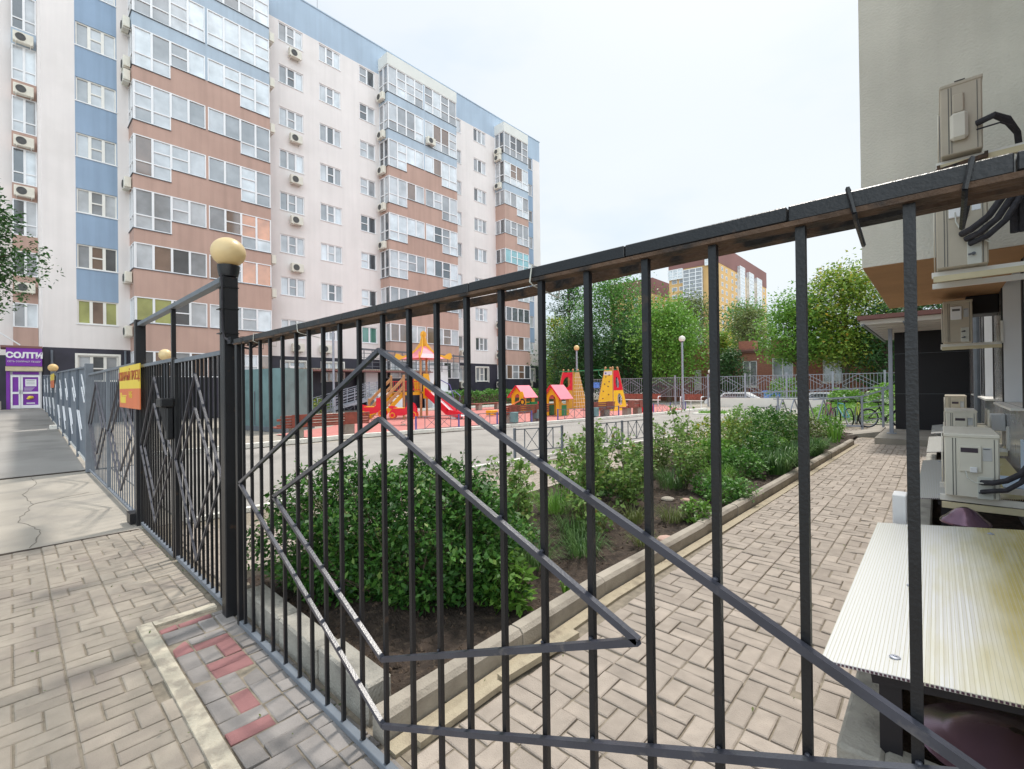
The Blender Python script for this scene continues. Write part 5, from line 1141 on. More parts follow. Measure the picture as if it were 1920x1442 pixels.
b = B(); b.box(WX-.03, WX-.003, 3.3, 4.9, 3.35, 5.2); w_ = b.build('upper_window', M['brownclad'], rb); b = B(); b.prism([(3.25,3.28),(4.95,3.28),(4.95,5.2),(4.9,5.2),(4.9,3.34),(3.25,3.34)], WX-.05, WX-.031, 'X'); b.build('frame', M['pvc'], w_)
b = B(); b.box(-.95, 12, 18.1, 24, 0, 3.6); b.build('dark_wall', M['darkwall'], rb)
b = B()
for z in (1.2, 2.4): b.box(-.95, WX, 18.092, 18.1, z, z+.012)
b.build('panel_seam', M['metaltrim'], rb)
b = B(); b.tube([(WX-.08, 13.1, .3), (WX-.08, 13.1, 3.3)], .05, 8); b.build('downpipe', M['greypaint'], rb)
b = B(); b.rbox(.32, .66, 9.6, 10.1, 2.55, 2.82, .01); b.build('vent_box', M['darkwall'], rb)
cn = thing('entrance_canopy', 'brown edged flat canopy with ribbed underside over the right building entrance', 'canopy', (-.5, 16, 0))
b = B(); b.box(-1.48, .64, 14.5, 21.5, 3.14, 3.24); b.build('roof', M['brownclad'], cn)
for i in range(9): b = B(); b.box(-1.44, .6, 14.75+i*.75, 14.83+i*.75, 3.03, 3.139); b.build('joist', M['pvcwarm'], cn)
b = B(); b.box(-1.40, -1.34, 14.55, 21.4, 2.99, 3.029); b.box(-.6, -.54, 14.55, 18.05, 2.99, 3.029); b.build('beam', M['greypaint'], cn)
b = B(); b.rbox(-.99, -.90, 16.36, 16.45, .15, 3.03, .006); b.box(-1.05, -.84, 16.3, 16.51, .15, .17); b.build('post', M['steel'], cn)

def ac_big(label, x0, x1, y0, L_, z0, z1, kind=0, beige=True, arms=True):
    m = M['acbeige'] if beige else M['acwhite']; h = z1-z0; w_ = x1-x0
    t = thing('air_conditioner', label, 'air conditioner', ((x0+x1)/2, y0, z0), 0, 'air conditioners on the right building')
    b = B(); b.rbox(x0, x1, y0, y0+L_, z0+.01, z1-.012, .008); b.build('body', m, t)
    b = B(); b.rbox(x0-.004, x1+.004, y0-.006, y0+L_+.004, z1-.03, z1, .006); 
    b.build('lid', m, t)
    b = B(); b.box(x0+.35*w_, x0+.35*w_+.06, y0-.006, y0+.1, z1+.0005, z1+.006) if kind == 2 else None; b.box(x0+.045, x0+.05, y0-.003, y0, z0+.02, z1-.035); b.box(x0+.062, x0+.066, y0-.003, y0, z0+.02, z1-.035); b.box(x1-.03, x1-.026, y0-.003, y0, z0+.02, z1-.035); b.build('panel_groove', M['acgrille'], t)
    cx0, cx1 = x0+w_*.27, x0+w_*.62
    if kind == 0:
        b = B(); b.rbox(cx0, cx1+.02, y0-.014, y0, z0+h*.42, z0+h*.82, .004); c = b.build('service_cover', m, t)
        b = B(); b.box(cx0+.01, cx1-.0, y0-.0165, y0-.0145, z0+h*.72, z0+h*.79); b.build('grip_slot', M['tank'], c)
        b = B(); b.rbox(cx0+.06, cx0+.10, y0-.035, y0-.015, z0+h*.42, z0+h*.50, .003); b.build('cable_gland', M['white'], c)
    elif kind == 1:
        b = B(); b.rbox(cx0-.005, cx1+.005, y0-.02, y0, z0+h*.55, z0+h*.86, .005); c = b.build('service_cover', M['pvc'], t)
        b = B(); b.box(cx0+.012, cx1-.012, y0-.0225, y0-.0205, z0+h*.75, z0+h*.80); b.build('grip_slot', M['acgrille'], c)
    else:
        b = B(); b.rbox(cx0-.01, cx1+.01, y0-.055, y0, z0+h*.18, z0+h*.55, .02); b.build('valve_cover', M['acwhite'], t)
        b = B(); b.rbox(cx0+.005, cx1-.01, y0-.02, y0, z0+h*.56, z0+h*.82, .008); b.build('service_cover', m, t)
    if kind != 2:
        b = B(); b.box(x1-w_*.30, x1-w_*.13, y0-.0025, y0, z0+h*.60, z0+h*.80); q = b.build('label', G[7], t)
        b = B()
        b.box(x1-w_*.285, x1-w_*.16, y0-.0045, y0-.0026, z0+h*.772, z0+h*.786); b.build('print_line', M['metaltrim'], q)
        b = B(); b.rbox(x0+w_*.60, x1-.035, y0-.008, y0, z0+h*.02, z0+h*.36, .003); v = b.build('valve_panel', M['cable'], t)
        for zz_ in (.27, .13): b = B(); b.tube([(x0+w_*.72, y0, z0+h*zz_), (x0+w_*.72, y0-.03, z0+h*zz_)], .012, 8); b.tube([(x0+w_*.72, y0-.03, z0+h*zz_), (x0+w_*.62, y0-.035, z0+h*(zz_-.01))], .008, 8); b.build('valve', M['metaltrim'], v)
    b = B(); cy_ = y0+L_*.58; b.lathe([(.001, x0-.004), (h*.40, x0-.004), (h*.42, x0+.001)], (0, cy_, z0+h*.5), 28, 'X')
    b.build('fan_recess', M['acgrille'], t)
    b = B()
    for r in (.42, .33, .25, .17, .09): b.torus((x0-.012, cy_, z0+h*.5), h*r, .004, 'X', 28, 5)
    for i in range(12): a = i*math.pi/6; b.tube([(x0-.012, cy_, z0+h*.5), (x0-.012, cy_+h*.42*math.cos(a), z0+h*.5+h*.42*math.sin(a))], .003, 4)
    b.build('fan_grille', M['acwhite'], t)
    if arms:
        for y in (y0+.1, y0+L_-.12):
            b = B(); b.beam((x0-.03, y, z0-.022), (WX-.015, y, z0-.022), .04, .045); b.beam((WX-.012, y, z0-.022), (WX-.012, y, z0+.28), .024, .04, (0,1,0)); b.build('bracket_arm', M['pvcwarm'], t)
        b = B(); b.beam((x0-.02, y0+.02, z0-.068), (WX-.02, y0+.02, z0-.062), .03, .045); b.build('bracket_rail', M['cream'], t)
    return t
a1 = ac_big('large beige air conditioner highest on the right wall, seen side on', .04, .275, 5.0, .8, 3.33, 3.90, 2)
b = B(); b.prism([(.015,3.215),(.30,3.255),(.30,3.30),(.28,3.30),(.28,3.285),(.035,3.25),(.035,3.275),(.015,3.275)], 4.98, 5.3, 'Y'); b.build('bracket_tray', M['blackrust'], a1)
b = B(); b.tube([(.24, 4.97, 3.52), (.33, 4.93, 3.53), (.40, 5.0, 3.50), (.46, 5.1, 3.42), (.48, 5.2, 3.30), (.5, 5.3, 3.2)], [.022,.024,.026,.02,.02,.02], 10); b.tube([(.24, 4.96, 3.47), (.36, 4.92, 3.46), (.44, 5.0, 3.43)], .006, 6); tag(b.build('pipe_bundle', M['foam']), 'short black insulated pipes at the highest air conditioner', 'pipe')
a2 = ac_big('large beige air conditioner just below the fence rail line on the right wall', .005, .295, 5.0, .8, 2.45, 3.16, 1)
t = thing('pipe_bundle', 'thick black foam pipe loops beside the second air conditioner from the top', 'pipe', (.4, 4.95, 2.5))
for k, (dx, r) in enumerate(((0, .024), (.045, .022), (.085, .02))):
    b = B(); b.tube([(.15+dx*.5, 4.965, 2.70-dx), (.20+dx, 4.9, 2.71-dx*.8), (.29+dx, 4.88, 2.78-dx*.6), (.36+dx, 4.9, 2.90-dx*.3), (.385+dx, 4.93, 3.05), (.40+dx, 4.97, 3.12), (.425+dx, 5.02, 3.08), (.43+dx, 5.03, 2.9), (.43+dx*.9, 5.02, 2.66)], r, 10); b.build('hose', M['foam'], t)
b = B(); b.tube([(.115, 4.98, 2.88), (.118, 4.96, 2.80), (.14, 4.95, 2.74), (.2, 4.93, 2.68), (.3, 4.93, 2.6)], .005, 6); b.build('cable', M['cable'], t)
ac_big('weathered beige air conditioner below the overhang on thin bracket rails', .07, .365, 9.0, .8, 2.10, 2.70, 1)
a4 = ac_big('near floor level white air conditioner with visible lid, above the second plastic cover', .033, .335, 5.0, .8, .66, 1.16, 0, False)
t = thing('pipe_bundle', 'two dark foam pipes curving from the floor level air conditioner to the wall', 'pipe', (.4, 4.9, .8))
for k in (0, 1):
    b = B(); b.tube([(.235, 4.965, .80-.07*k), (.29, 4.93, .81-.06*k), (.36, 4.9, .84-.07*k), (.43, 4.88, .90-.06*k), (.49, 4.9, 1.0-.04*k), (.53, 4.95, 1.12), (.6, 5.0, 1.2)], .02 if k == 0 else .017, 10); b.build('hose', M['foam'], t)
b = B(); b.tube([(.15, 4.965, .88), (.16, 4.95, .83), (.2, 4.94, .80), (.27, 4.94, .80), (.33, 4.94, .83)], .005, 6); b.build('cable', M['cable'], t)
ac_big('middle one of the three floor level air conditioners', .075, .372, 8.5, .8, .70, 1.18, 0, False)
ac_big('farthest floor level air conditioner, beige, before the black wall', .10, .375, 11.5, .8, .78, 1.31, 0, True)
# light wells with polycarbonate covers
def well(label, x0, x1, y0, y1, zl, zr, base=True, rows=6):
    t = thing('well_cover', label, 'well cover', (x0, y0, 0), 0, 'plastic covers over the light wells')
    b = B(); th = .012
    b.add([(x0,y0,zl),(x1,y0,zr),(x1,y1,zr+.01),(x0,y1,zl+.01)]+[(x0,y0,zl-th),(x1,y0,zr-th),(x1,y1,zr-th+.01),(x0,y1,zl-th+.01)], [(0,1,2,3),(7,6,5,4),(0,4,5,1),(1,5,6,2),(2,6,7,3),(3,7,4,0)]); sh = b.build('sheet', M['poly'], t)
    n = int((x1-x0)/.0125); b = B()
    for i in range(n+1): x = x0+(x1-x0)*i/n; z = zl+(zr-zl)*i/n; b.add([(x-.0008,y0,z+.0012),(x+.0008,y0,z+.0012),(x+.0008,y1,z+.0112),(x-.0008,y1,z+.0112)], [(0,1,2,3)])
    b.build('rib_lines', M['polyrib'], sh, recalc=False)
    b = B()
    for i in range(int((x1-x0)/.0125)): x = x0+.003+.0125*i; z = zl+(zr-zl)*(x-x0)/(x1-x0); b.box(x, x+.008, y0-.002, y0+.001, z-.010, z-.002)
    b.build('open_cells', M['capmetal'], sh)
    for fx, fy in ((.22, .06), (.62, .07), (.22, .93), (.6, .93), (.24, .42)):
        x, y = x0+(x1-x0)*fx, y0+(y1-y0)*fy; z = zl+(zr-zl)*fx+.01*fy; b = B(); b.lathe([(.001,.009),(.006,.009),(.007,.006),(.016,.004),(.018,.001)], (x, y, z+.001), 16); b.build('screw_washer', M['steel'], sh, smooth=True)
    b = B()
    for y in (y0+.07, y1-.07): b.beam((x0+.15, y, zl-.035), (x1-.02, y, zr-.035), .03, .035)
    b.build('frame', M['darkwall'], t)
    for y in (y0+.1, y1-.1): b = B(); b.box(x0+.17, x0+.235, y-.02, y+.02, .18, zl-.03); b.build('leg', M['darkwall'], t)
    return t
M['polyrib'] = mat('polycarbonate_rib', (.60, .58, .46), .25, .05, 3, trans=.2)
def wellpit(label, x0, y0, y1, h=.2):
    t = thing('light_well', label, 'light well', (x0, y0, 0), 0, 'concrete light wells')
    b = B(); b.rbox(x0, x0+.14, y0, y1, -.03, h, .012); b.build('kerb_wall', M['concrete'], t)
    b = B(); b.rbox(x0+.141, WX-.004, y0, y0+.13, -.03, h, .012); b.build('kerb_wall', M['concrete'], t)
    b = B(); b.rbox(x0+.141, WX-.004, y1-.13, y1, -.03, h+.3, .012); b.build('back_wall', M['concrete'], t)
    b = B(); b.box(x0+.141, WX-.004, y0+.131, y1-.131, -.03, .01); b.build('floor', M['soil'], t)
wellpit('concrete light well under the nearest plastic cover', -.30, 2.12, 4.62); wellpit('concrete light well under the second plastic cover', -.20, 5.3, 8.4); wellpit('concrete light well under the farthest plastic covers', -.17, 9.2, 15.0)
well('large whitish and yellowed polycarbonate cover nearest the camera', -.345, .63, 2.12, 4.43, .50, .62)
well('stained polycarbonate cover behind the nearest floor level air conditioner', -.16, .6, 5.65, 8.3, .50, .60)
well('third small polycarbonate cover farther along the wall', -.135, .6, 9.4, 11.9, .50, .60)
well('farthest yellow polycarbonate cover near the black wall', -.11, .6, 12.8, 15.1, .50, .60)
def domecap(label, x, y, z, r, hh):
    t = thing('vent_cap', label, 'vent cap', (x, y, z)); b = B(); b.lathe([(r, 0), (r*1.02, .012), (r*.93, .03), (r*.72, hh*.45), (r*.70, hh*.5), (r*.4, hh*.85), (.02, hh)], (x, y, z), 40); b.build('cap', M['capmetal'], t, smooth=True)
    b = B(); b.tube([(x, y, 0), (x, y, z+.02)], r*.45, 20); b.build('pipe', M['greypaint'], t)
domecap('purplish metal dome vent cap under the nearest cover', .20, 2.52, .16, .29, .11); domecap('purplish metal cone vent cap below the floor level air conditioner', .14, 4.85, .50, .14, .12)
b = B(); b.rbox(-.262, -.18, 4.5, 4.68, .50, .72, .006); tag(b.build('box', M['white']), 'small white box standing behind the nearest plastic cover', 'box')
b = B(); b.box(.42, .60, 5.9, 6.6, .62, .635); b.box(.58, .595, 5.9, 6.6, .636, 1.0); tag(b.build('blue_panel', M['blue']), 'pale blue metal panel leaning between the floor level air conditioner and wall', 'panel')
b = B(); b.rbox(WX-.14, WX-.005, 8.9, 9.15, .9, 1.12, .005); tag(b.build('junction_box', M['white']), 'small white junction box on the stone wall above the floor units', 'box')

# ================================================================== PLANTS
def tuft(name, label, x, y, z0, r, h, n, m, seed=1, w_=.008, group=None, cat='plant', droop=.5):
    rs = random.Random(seed); t = thing(name, label, cat, (x, y, z0), 0, group); b = B()
    for i in range(n):
        a = rs.random()*6.28; q = r*math.sqrt(rs.random())*.5; hh = h*rs.uniform(.6, 1.1); ln = r*rs.uniform(.2, 1.)
        bx_, by_ = q*math.cos(a), q*math.sin(a); a2 = a+rs.uniform(-.7, .7); dx, dy = math.cos(a2), math.sin(a2); ww = w_*rs.uniform(.6, 1.3); px2, py2 = -dy*ww, dx*ww
        P = [(bx_, by_, 0), (bx_+dx*ln*.3, by_+dy*ln*.3, hh*.6), (bx_+dx*ln*.7, by_+dy*ln*.7, hh), (bx_+dx*ln*1.1, by_+dy*ln*1.1, hh*(1-droop*rs.random()))]
        W = [.7, 1, .7, .05]; V = []
        for p, k in zip(P, W): V += [(p[0]-px2*k, p[1]-py2*k, p[2]), (p[0]+px2*k, p[1]+py2*k, p[2])]
        b.add(V, [(0,1,3,2), (2,3,5,4), (4,5,7,6)])
    b.build('leaf_blades', m, t, local=True, recalc=False); return t
def rose(name, label, x, y, z0, h, spread, ns, m, seed=1, leaf=.045, dens=34, group='roses in the flower bed'):
    rs = random.Random(seed); t = thing(name, label, 'rose', (x, y, z0), 0, group); b = B(); P = []
    for i in range(ns):
        a = rs.random()*6.28; l = spread*rs.uniform(.3, 1); hh = h*rs.uniform(.6, 1.05); pts = []
        for k in range(7):
            f = k/6; pts.append(Vector((.03*math.cos(a)+l*f**1.4*math.cos(a+.4*f), .03*math.sin(a)+l*f**1.4*math.sin(a+.4*f), hh*f-.02)))
        b.tube(pts, [.006, .0055, .005, .0045, .004, .003, .002], 5, False)
        for k in range(dens):
            f = rs.uniform(.16, 1)**.8; j = min(5, int(f*6)); p = pts[j].lerp(pts[j+1], f*6-j); a3 = rs.random()*6.28; L2 = rs.uniform(.03, .13)*(1.2-f*.5)
            e = p+Vector((math.cos(a3)*L2, math.sin(a3)*L2, rs.uniform(-.02, .05)))
            if rs.random() < .4: b.tube([p, e], .0014, 3, False)
            for q in range(4): P.append(e+Vector((rs.gauss(0, .022), rs.gauss(0, .022), rs.gauss(0, .014))))
    b.build('stem', M['stem'], t, local=True); leaves('foliage', [tuple(p) for p in P], leaf, m, t, up=.45, aspect=.72); return t
o = shrub('privet_bush', 'large dense dark green bush right behind the fence diamond', -3.05, 2.05, .02, .98, .55, .90, M['leaf_bush'], 27000, .046, seed=4, stems=60, fill=.35, aspect=.5, bottom=.03, cat='bush'); o.rotation_euler[2] = R(38)
b = B(); rs_ = random.Random(12); PL = []
for k in range(46):
    a = rs_.random()*6.28; q = rs_.uniform(.5, .95); p0 = Vector((.9*q*math.cos(a), .5*q*math.sin(a), rs_.uniform(.55, .8))); p1 = p0+Vector((.12*math.cos(a), .1*math.sin(a), rs_.uniform(.12, .26))); b.tube([p0, p0.lerp(p1, .5)+Vector((0,0,.02)), p1], [.003, .0025, .0015], 4, False)
    for j in range(9): c_ = p0.lerp(p1, .25+.08*j); PL.append((c_.x+rs_.gauss(0,.012), c_.y+rs_.gauss(0,.012), c_.z))
for k in range(70):
    a = rs_.random()*6.28; q = rs_.uniform(.6, .98); b.tube([(.25*math.cos(a), .2*math.sin(a), 0), (.7*q*math.cos(a), .4*q*math.sin(a), .18), (.98*q*math.cos(a), .56*q*math.sin(a), rs_.uniform(.25, .5))], [.006, .004, .002], 4, False)
b.build('shoots', M['bark'], o, local=True); leaves('shoot_leaves', PL, .042, M['leaf_bush'], o, up=.4)
shrub('leafy_plant', 'bright lime green low plant at the right foot of the large bush', -2.22, 2.34, .03, .17, .17, .36, M['leaf_lime'], 520, .075, seed=2, stems=8, aspect=.42, cat='plant', fill=.2)
tuft('bulb_plant', 'tiny bright green bulb leaves against the concrete kerb', -2.0, 2.72, .05, .045, .12, 12, M['leaf_lime'], 3, .010, droop=.1)
for i, (x, y, r, h, n, lb, m) in enumerate(((-2.55, 3.0, .26, .26, 150, 'wispy grassy plant just beyond the large bush', 'leaf_grass'), (-2.35, 3.45, .24, .24, 150, 'low grassy tuft near the kerb beyond the lime green plant', 'leaf_grass'), (-2.62, 3.75, .26, .30, 150, 'taller grassy tuft behind the low one, beyond the large bush', 'leaf_grass'),
        (-2.1, 4.1, .16, .14, 70, 'thin dry grass patch in the middle soil by the kerb', 'leaf_olive'), (-2.2, 5.0, .22, .20, 110, 'yellowish grass tuft left of the bright leafy clump by the kerb', 'leaf_olive'), (-2.1, 6.9, .22, .28, 90, 'sparse upright grass behind the wide carnation clump', 'leaf_olive'),
        (-1.98, 8.7, .34, .40, 180, 'arching green daylily clump by the kerb in mid distance', 'leaf_grass'), (-1.98, 9.9, .36, .42, 180, 'second arching daylily clump by the kerb, farther along', 'leaf_grass'), (-1.95, 11.4, .36, .38, 160, 'third arching daylily clump near the kerb end', 'leaf_grass'), (-2.5, 10.4, .36, .42, 160, 'arching daylily clump behind the ones by the kerb', 'leaf_light'), (-2.0, 12.8, .28, .30, 120, 'small grassy clump where the kerb bends', 'leaf_grass'))):
    tuft('grassy_plant', lb, x, y, .03, r, h*(.85 if h < .31 else 1), int(n*1.5), M[m], 20+i, .0028 if h < .31 else .009, group='grassy plants in the bed')
tuft('iris_plant', 'stiff upright iris leaves at the far end of the bed', -1.95, 14.2, .03, .22, .50, 20, M['leaf_light'], 55, .022, droop=.1)
for i, (x, y, r, h, n, lf, lb, m) in enumerate(((-1.98, 5.15, .17, .24, 420, .055, 'bright leafy clump with rounded outline by the kerb', 'leaf_lime'), (-2.05, 6.35, .33, .30, 1500, .05, 'wide blue green carnation clump spilling to the kerb', 'leaf_mid'), (-2.4, 6.6, .22, .26, 600, .05, 'smaller blue green clump behind the wide carnation clump', 'leaf_mid'),
        (-3.6, 3.2, .3, .3, 600, .05, 'low yellow green ground plant at the left back of the bed', 'leaf_olive'), (-2.45, 8.2, .40, .42, 1700, .06, 'fresh green bushy plant at mid bed, lower than the roses', 'leaf_mid'), (-3.0, 8.6, .45, .55, 1700, .06, 'light green bushy plant at mid bed behind the fresh green one', 'leaf_light'), (-2.4, 9.4, .4, .6, 1600, .06, 'dark green bushy plant near the kerb far along the bed', 'leaf_bush'),
        (-3.4, 10.0, .6, .8, 2400, .065, 'big yellowish green bush at the back of the far bed', 'leaf_yellow'), (-2.7, 11.2, .62, .95, 3000, .065, 'tallest dark bush at the far part of the bed', 'leaf_bush'), (-3.5, 12.4, .6, .9, 2400, .065, 'light green bush behind the tallest dark bush', 'leaf_light'), (-2.5, 13.2, .5, .75, 1700, .065, 'rounded olive bush by the far end of the bed', 'leaf_olive'), (-3.3, 14.8, .6, .7, 1800, .07, 'green bush closing the far end of the bed', 'leaf_mid'), (-2.3, 15.6, .45, .55, 1200, .07, 'small loose bush at the far right corner of the bed', 'leaf_light'),
        (-3.3, 5.7, .35, .35, 900, .05, 'low dark leafy plant under the tall roses', 'leaf_bush'), (-3.6, 7.2, .4, .5, 1200, .055, 'low leafy bush under the roses at the back edge', 'leaf_olive'))):
    shrub('leafy_plant', lb, x, y, .03, r, r, h, M[m], n, lf, seed=30+i, stems=7, group='leafy plants in the bed', cat='plant', fill=.25)
for i, (x, y, h, s, ns, lb, d) in enumerate(((-3.0, 3.25, .88, .30, 6, 'thin rose stems rising at the right edge of the large bush', 30), (-3.35, 3.7, .80, .35, 6, 'sparse rose canes at the back left of the bed', 30), (-2.95, 4.3, 1.02, .22, 8, 'tall dense rose bush in front of the yellow climbing tower', 42), (-3.2, 4.9, .90, .30, 7, 'leafy rose bush behind the tall dense one', 38),
        (-2.95, 5.5, .85, .28, 6, 'loose rose bush midway along the bed', 34), (-3.25, 6.3, .80, .3, 6, 'yellow tinged rose bush beyond the loose one', 34), (-3.05, 7.3, 1.12, .18, 5, 'tall single rose cane group standing alone before the white road line', 34), (-2.9, 9.0, .95, .3, 6, 'rose bush rising from the far green bushes', 34), (-3.6, 8.4, .8, .3, 6, 'rose bush at the back edge by the crossed barrier', 30), (-3.9, 5.2, .75, .3, 5, 'straggly rose at the far left edge of the bed', 28), (-2.6, 3.95, .55, .2, 4, 'small rose shoot near the middle soil', 22))):
    rose('rose_bush', lb, x, y, .03, h*1.05, s*1.15, ns+1, M['leaf_rose'], 70+i, .052, int(d*.8))
for i, (x, y, s, lb) in enumerate(((-1.97, 4.35, .1, 'flat reddish stone lying by the kerb'), (-2.65, 5.9, .09, 'pale pinkish stone in the soil between plants'), (-2.45, 6.0, .07, 'small orange brick piece in the soil beside the pale stone'))):
    b = B(); b.sphere((x, y, .05), s, 9, 6, .35); o = b.build('stone', M['slab'] if i == 1 else M['brown']); tag(o, lb, 'stone')
# hedge before the apartment building
t = thing('hedge', 'clipped green hedge along the dark plinth of the apartment building', 'hedge', (-28, 30, 0)); n = 15000
P = np.stack([-28+rng.uniform(-.6, .6, n), rng.uniform(22.8, 38, n), rng.uniform(0, 1, n)**.6*1.25], 1); P[:,2] *= 1+.09*np.sin(P[:,1]*2.1)+.06*np.sin(P[:,1]*5.3+P[:,0]*4)
b = B(); b.rbox(-28.4, -27.6, 23, 37.8, 0, .95, .1); b.build('inner_branches', M['bark'], t); leaves('foliage', P, .16, M['leaf_mid'], t, off=(-28, 30, 0))
shrub('low_shrub', 'small golden green shrub by the wall behind the teal cabinet', -28.6, 12.6, 0, 1.1, 1.1, .95, M['leaf_yellow'], 2200, .11, seed=9, stems=8)
b = B(); b.quad((-4.6, 21.8, .0), (3, 21.8, .0), (3, 33.4, .35), (-4.6, 33.4, .35)); struct(b, 'grass_verge', M['ground'])
n = 16000; P = np.stack([rng.uniform(-4.6, 3, n), rng.uniform(21.9, 33.3, n), np.zeros(n)], 1); P[:,2] = (P[:,1]-21.8)*.03+rng.uniform(0, .18, n)
tag(leaves('grass', P, .14, M['leaf_light'], None, up=.2, aspect=.25), 'green grass covering the bank behind the bicycles', 'grass', kind='stuff')
n = 1200; P = np.stack([rng.uniform(-9.3, -8.0, n), rng.uniform(24.4, 25.4, n), rng.uniform(0, .14, n)], 1); tag(leaves('grass', P, .12, M['leaf_light'], None, up=.2, aspect=.3), 'small green grass island in the road', 'grass', kind='stuff')
b = B(); b.box(-9.5, -7.8, 24.2, 25.6, -.05, .05); struct(b, 'kerb_island', M['linewhite'])
for i, (x, y, r, h, lb) in enumerate(((-7.7, 36.0, 1.0, 1.7, 'light green shrub just behind the distant fence before the brick building'), (-3.8, 31.5, .8, 1.0, 'low yellow green shrub on the grass bank'), (-1.6, 31.0, 1.2, 1.3, 'bushy green shrub on the grass bank near the canopy'))):
    shrub('low_shrub', lb, x, y, .1, r, r, h, M['leaf_light'], 1800, .15, seed=50+i, stems=8)
# trees
T_ = [('narrow yellow green tree right of the apartment building corner', -33.5, 44.0, 9.6, 1.6, 'leaf_yellow', 'column', 5200, .22, .1),
 ('dark slender poplar rising highest right of the apartment building', -36.3, 50.9, 16.2, 2.5, 'leaf_dark', 'column', 9000, .28, .1),
 ('broad feathery willow behind the climbing frame', -25.7, 44.3, 12.6, 4.4, 'leaf_mid', 'round', 22000, .25, .12),
 ('dark low spreading tree behind the yellow climbing towers', -27.5, 39.6, 7.2, 3.2, 'leaf_dark', 'round', 13000, .22, .1),
 ('mid green low tree filling the gap under the willow at right', -22.0, 40.5, 6.8, 2.8, 'leaf_dark', 'round', 12000, .22, .1),
 ('fresh green locust tree behind the tall white globe lamp', -17.9, 40.4, 8.5, 3.0, 'leaf_light', 'round', 14000, .24, .25),
 ('olive green tree standing in front of the tall tower', -29.6, 74.7, 15.3, 4.9, 'leaf_olive', 'round', 14000, .36, .15),
 ('dark green pine to the right below the tall tower', -24.3, 86.4, 14.8, 4.3, 'leaf_mid', 'round', 13000, .38, .15),
 ('small round dark tree before the brick building', -12.9, 41.2, 4.3, 1.3, 'leaf_dark', 'round', 5000, .18, .15),
 ('lime green tree top above the small round dark tree', -14.2, 43.2, 6.0, 1.1, 'leaf_yellow', 'round', 3500, .2, .45),
 ('yellow green ash tree before the right half of the brick building', -7.8, 40.8, 8.0, 2.4, 'leaf_light', 'round', 10000, .23, .42),
 ('tall autumn yellow tree at right with orange leaf tips', -4.9, 41.0, 9.6, 2.4, 'leaf_yellow', 'column', 13000, .24, .30),
 ('dark green tree left of the canopy post', -2.6, 40.6, 6.6, 2.0, 'leaf_dark', 'round', 6500, .22, .15),
 ('tall dark conifer far behind the canopy', -4.2, 76.9, 17.0, 3.4, 'leaf_dark', 'cone', 6500, .34, .15),
 ('pale olive tree between the pine and the yellow tree', -18.4, 66.0, 11.0, 2.8, 'leaf_olive', 'round', 7500, .3, .2),
 ('light green small tree by the far corner of the apartment building', -41.5, 55, 7.8, 2.3, 'leaf_light', 'round', 5000, .3, .1),
 ('mid green tree filling behind the willow and locust', -25.5, 53.0, 10.2, 3.8, 'leaf_mid', 'round', 11000, .28, .12),
 ('dark tree behind the brick wing', -30.5, 56.0, 10.4, 3.6, 'leaf_dark', 'round', 6500, .28, .1),
 ('dark tree just behind the canopy at right', -.9, 44.0, 8.8, 2.8, 'leaf_dark', 'round', 6500, .26, .15)]
for i, (lb, x, y, h, r, m, sh, n, lf, bs_) in enumerate(T_):
    tree('tree' if 'pine' not in lb and 'conifer' not in lb else 'pine_tree', lb, x, y, h, r, M[m], n, lf, -.05, bs_, sh, 'trees beyond the courtyard', trunk=.12+h*.01, seed=i+1)
tree('tree', 'dark tree at the far left edge above the shop roof', -22.0, -1.95, 7.9, 1.9, M['leaf_dark'], 34000, .13, .3, .48, 'round', None, trunk=.14, seed=77)
n = 26000; P = np.stack([rng.uniform(-90, 60, n), rng.uniform(96, 104, n), rng.uniform(0, 1, n)**.8*9], 1); P[:,2] *= 1+.2*np.sin(P[:,0]*.35)+.12*np.sin(P[:,0]*.9)
tag(leaves('woodland', P, 1.1, M['leaf_mid'], None, up=.3, aspect=.6), 'distant band of trees closing the horizon behind the brick building', 'woodland', kind='stuff')

# more of the planting between the roses, litter, weeds and cracks
for i, (x, y, r, h, n, m, lb) in enumerate(((-2.9, 3.1, .3, .3, 260, 'leaf_grass', 'feathery yarrow patch left of the kerb behind the large bush'), (-2.75, 4.2, .3, .24, 240, 'leaf_olive', 'thin yellowish grass patch under the tall dense rose'), (-3.4, 4.4, .35, .28, 260, 'leaf_light', 'pale green grass patch at the back edge of the bed'), (-2.5, 4.7, .2, .18, 130, 'leaf_olive', 'small dry grass patch before the pale stone'), (-2.9, 6.6, .35, .3, 240, 'leaf_grass', 'feathery green patch under the loose rose bush'), (-2.5, 7.4, .3, .28, 220, 'leaf_light', 'light green grass under the single tall rose canes'), (-3.7, 6.0, .35, .3, 240, 'leaf_olive', 'olive grass patch along the back edging'))):
    tuft('grassy_plant', lb, x, y, .03, r, h, n, M[m], 120+i, .003, group='grassy plants in the bed')
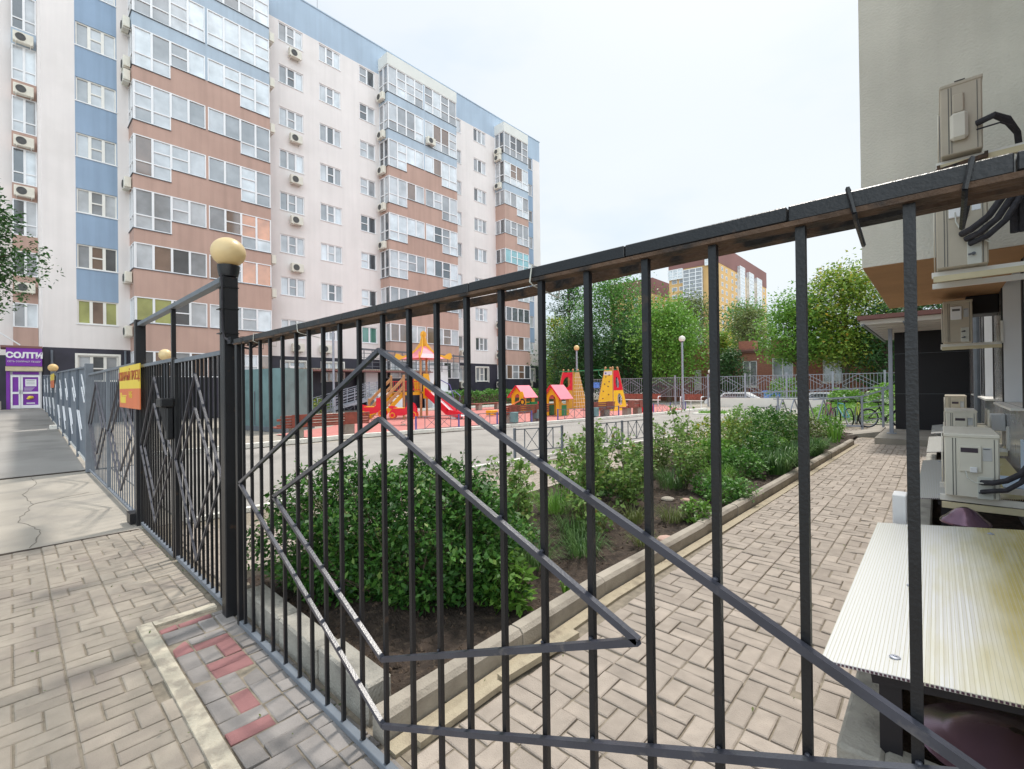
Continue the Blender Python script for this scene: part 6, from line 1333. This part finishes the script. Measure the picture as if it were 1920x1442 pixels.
for i, (x, y, h, s_, ns, lb) in enumerate(((-3.75, 2.9, .8, .3, 6, 'loose rose canes behind the left end of the large bush'), (-2.75, 5.1, .6, .2, 5, 'short rose beside the pale stone'), (-3.5, 5.6, .95, .28, 7, 'full rose bush before the crossed barrier'), (-2.75, 6.7, .7, .22, 5, 'short rose between the carnation clump and the tall canes'), (-3.5, 7.6, .9, .3, 7, 'full rose bush behind the tall single canes'), (-3.1, 10.2, 1.0, .3, 7, 'rose bush sticking out above the yellowish bush'), (-2.6, 12.2, .9, .3, 6, 'farthest rose bush near the bend of the kerb'))):
    rose('rose_bush', lb, x, y, .03, h, s_, ns, M['leaf_rose'], 170+i, .048, 38)
P = []
for k in range(170):
    P.append((random.uniform(-6, -.2), random.choice([random.uniform(-1, 1.0), random.uniform(1.2, 7)]), .012))
P = [p for p in P if not (-4.3 < p[0] < -1.75 and p[1] > 1.05)]
tag(leaves('fallen_leaves', P, .02, M['leaf_olive'], None, up=3, aspect=.5), 'a few small fallen leaves scattered over the pavers', 'leaf litter', kind='stuff')
P = [(random.uniform(-3.8, .1), 1.075+random.gauss(0, .012), .0) for _ in range(150)]+[(-1.79+random.gauss(0, .008), random.uniform(1.2, 9), .0) for _ in range(200)]+[(random.uniform(-7.0, -3.9), 1.05+random.gauss(0,.02), 0) for _ in range(120)]
tag(leaves('joint_weeds', P, .03, M['leaf_grass'], None, up=.1, aspect=.2), 'tiny weeds growing in the joints along fence and kerb', 'weeds', kind='stuff')
b = B()
for pts in ([(-6.8,.15),(-7.6,.22),(-8.3,.05),(-9.4,.2),(-10.4,.12),(-11.6,.3),(-12.5,.22)], [(-9.4,.2),(-9.9,.9)]):
    P_ = []
    for (xa, ya_), (xb, yb_) in zip(pts, pts[1:]):
        for k in range(8): f = k/8; P_.append((xa+(xb-xa)*f+random.gauss(0,.014), ya_+(yb_-ya_)*f+random.gauss(0,.012)))
    for (xa, ya_), (xb, yb_) in zip(P_, P_[1:]):
        z_ = ramp((xa+xb)/2)-(.0095 if xa > -12.5 else .0025); b.beam((xa, ya_, z_), (xb, yb_, z_), random.uniform(.003, .009), .002)
struct(b, 'sidewalk_crack', M['greycrack'])
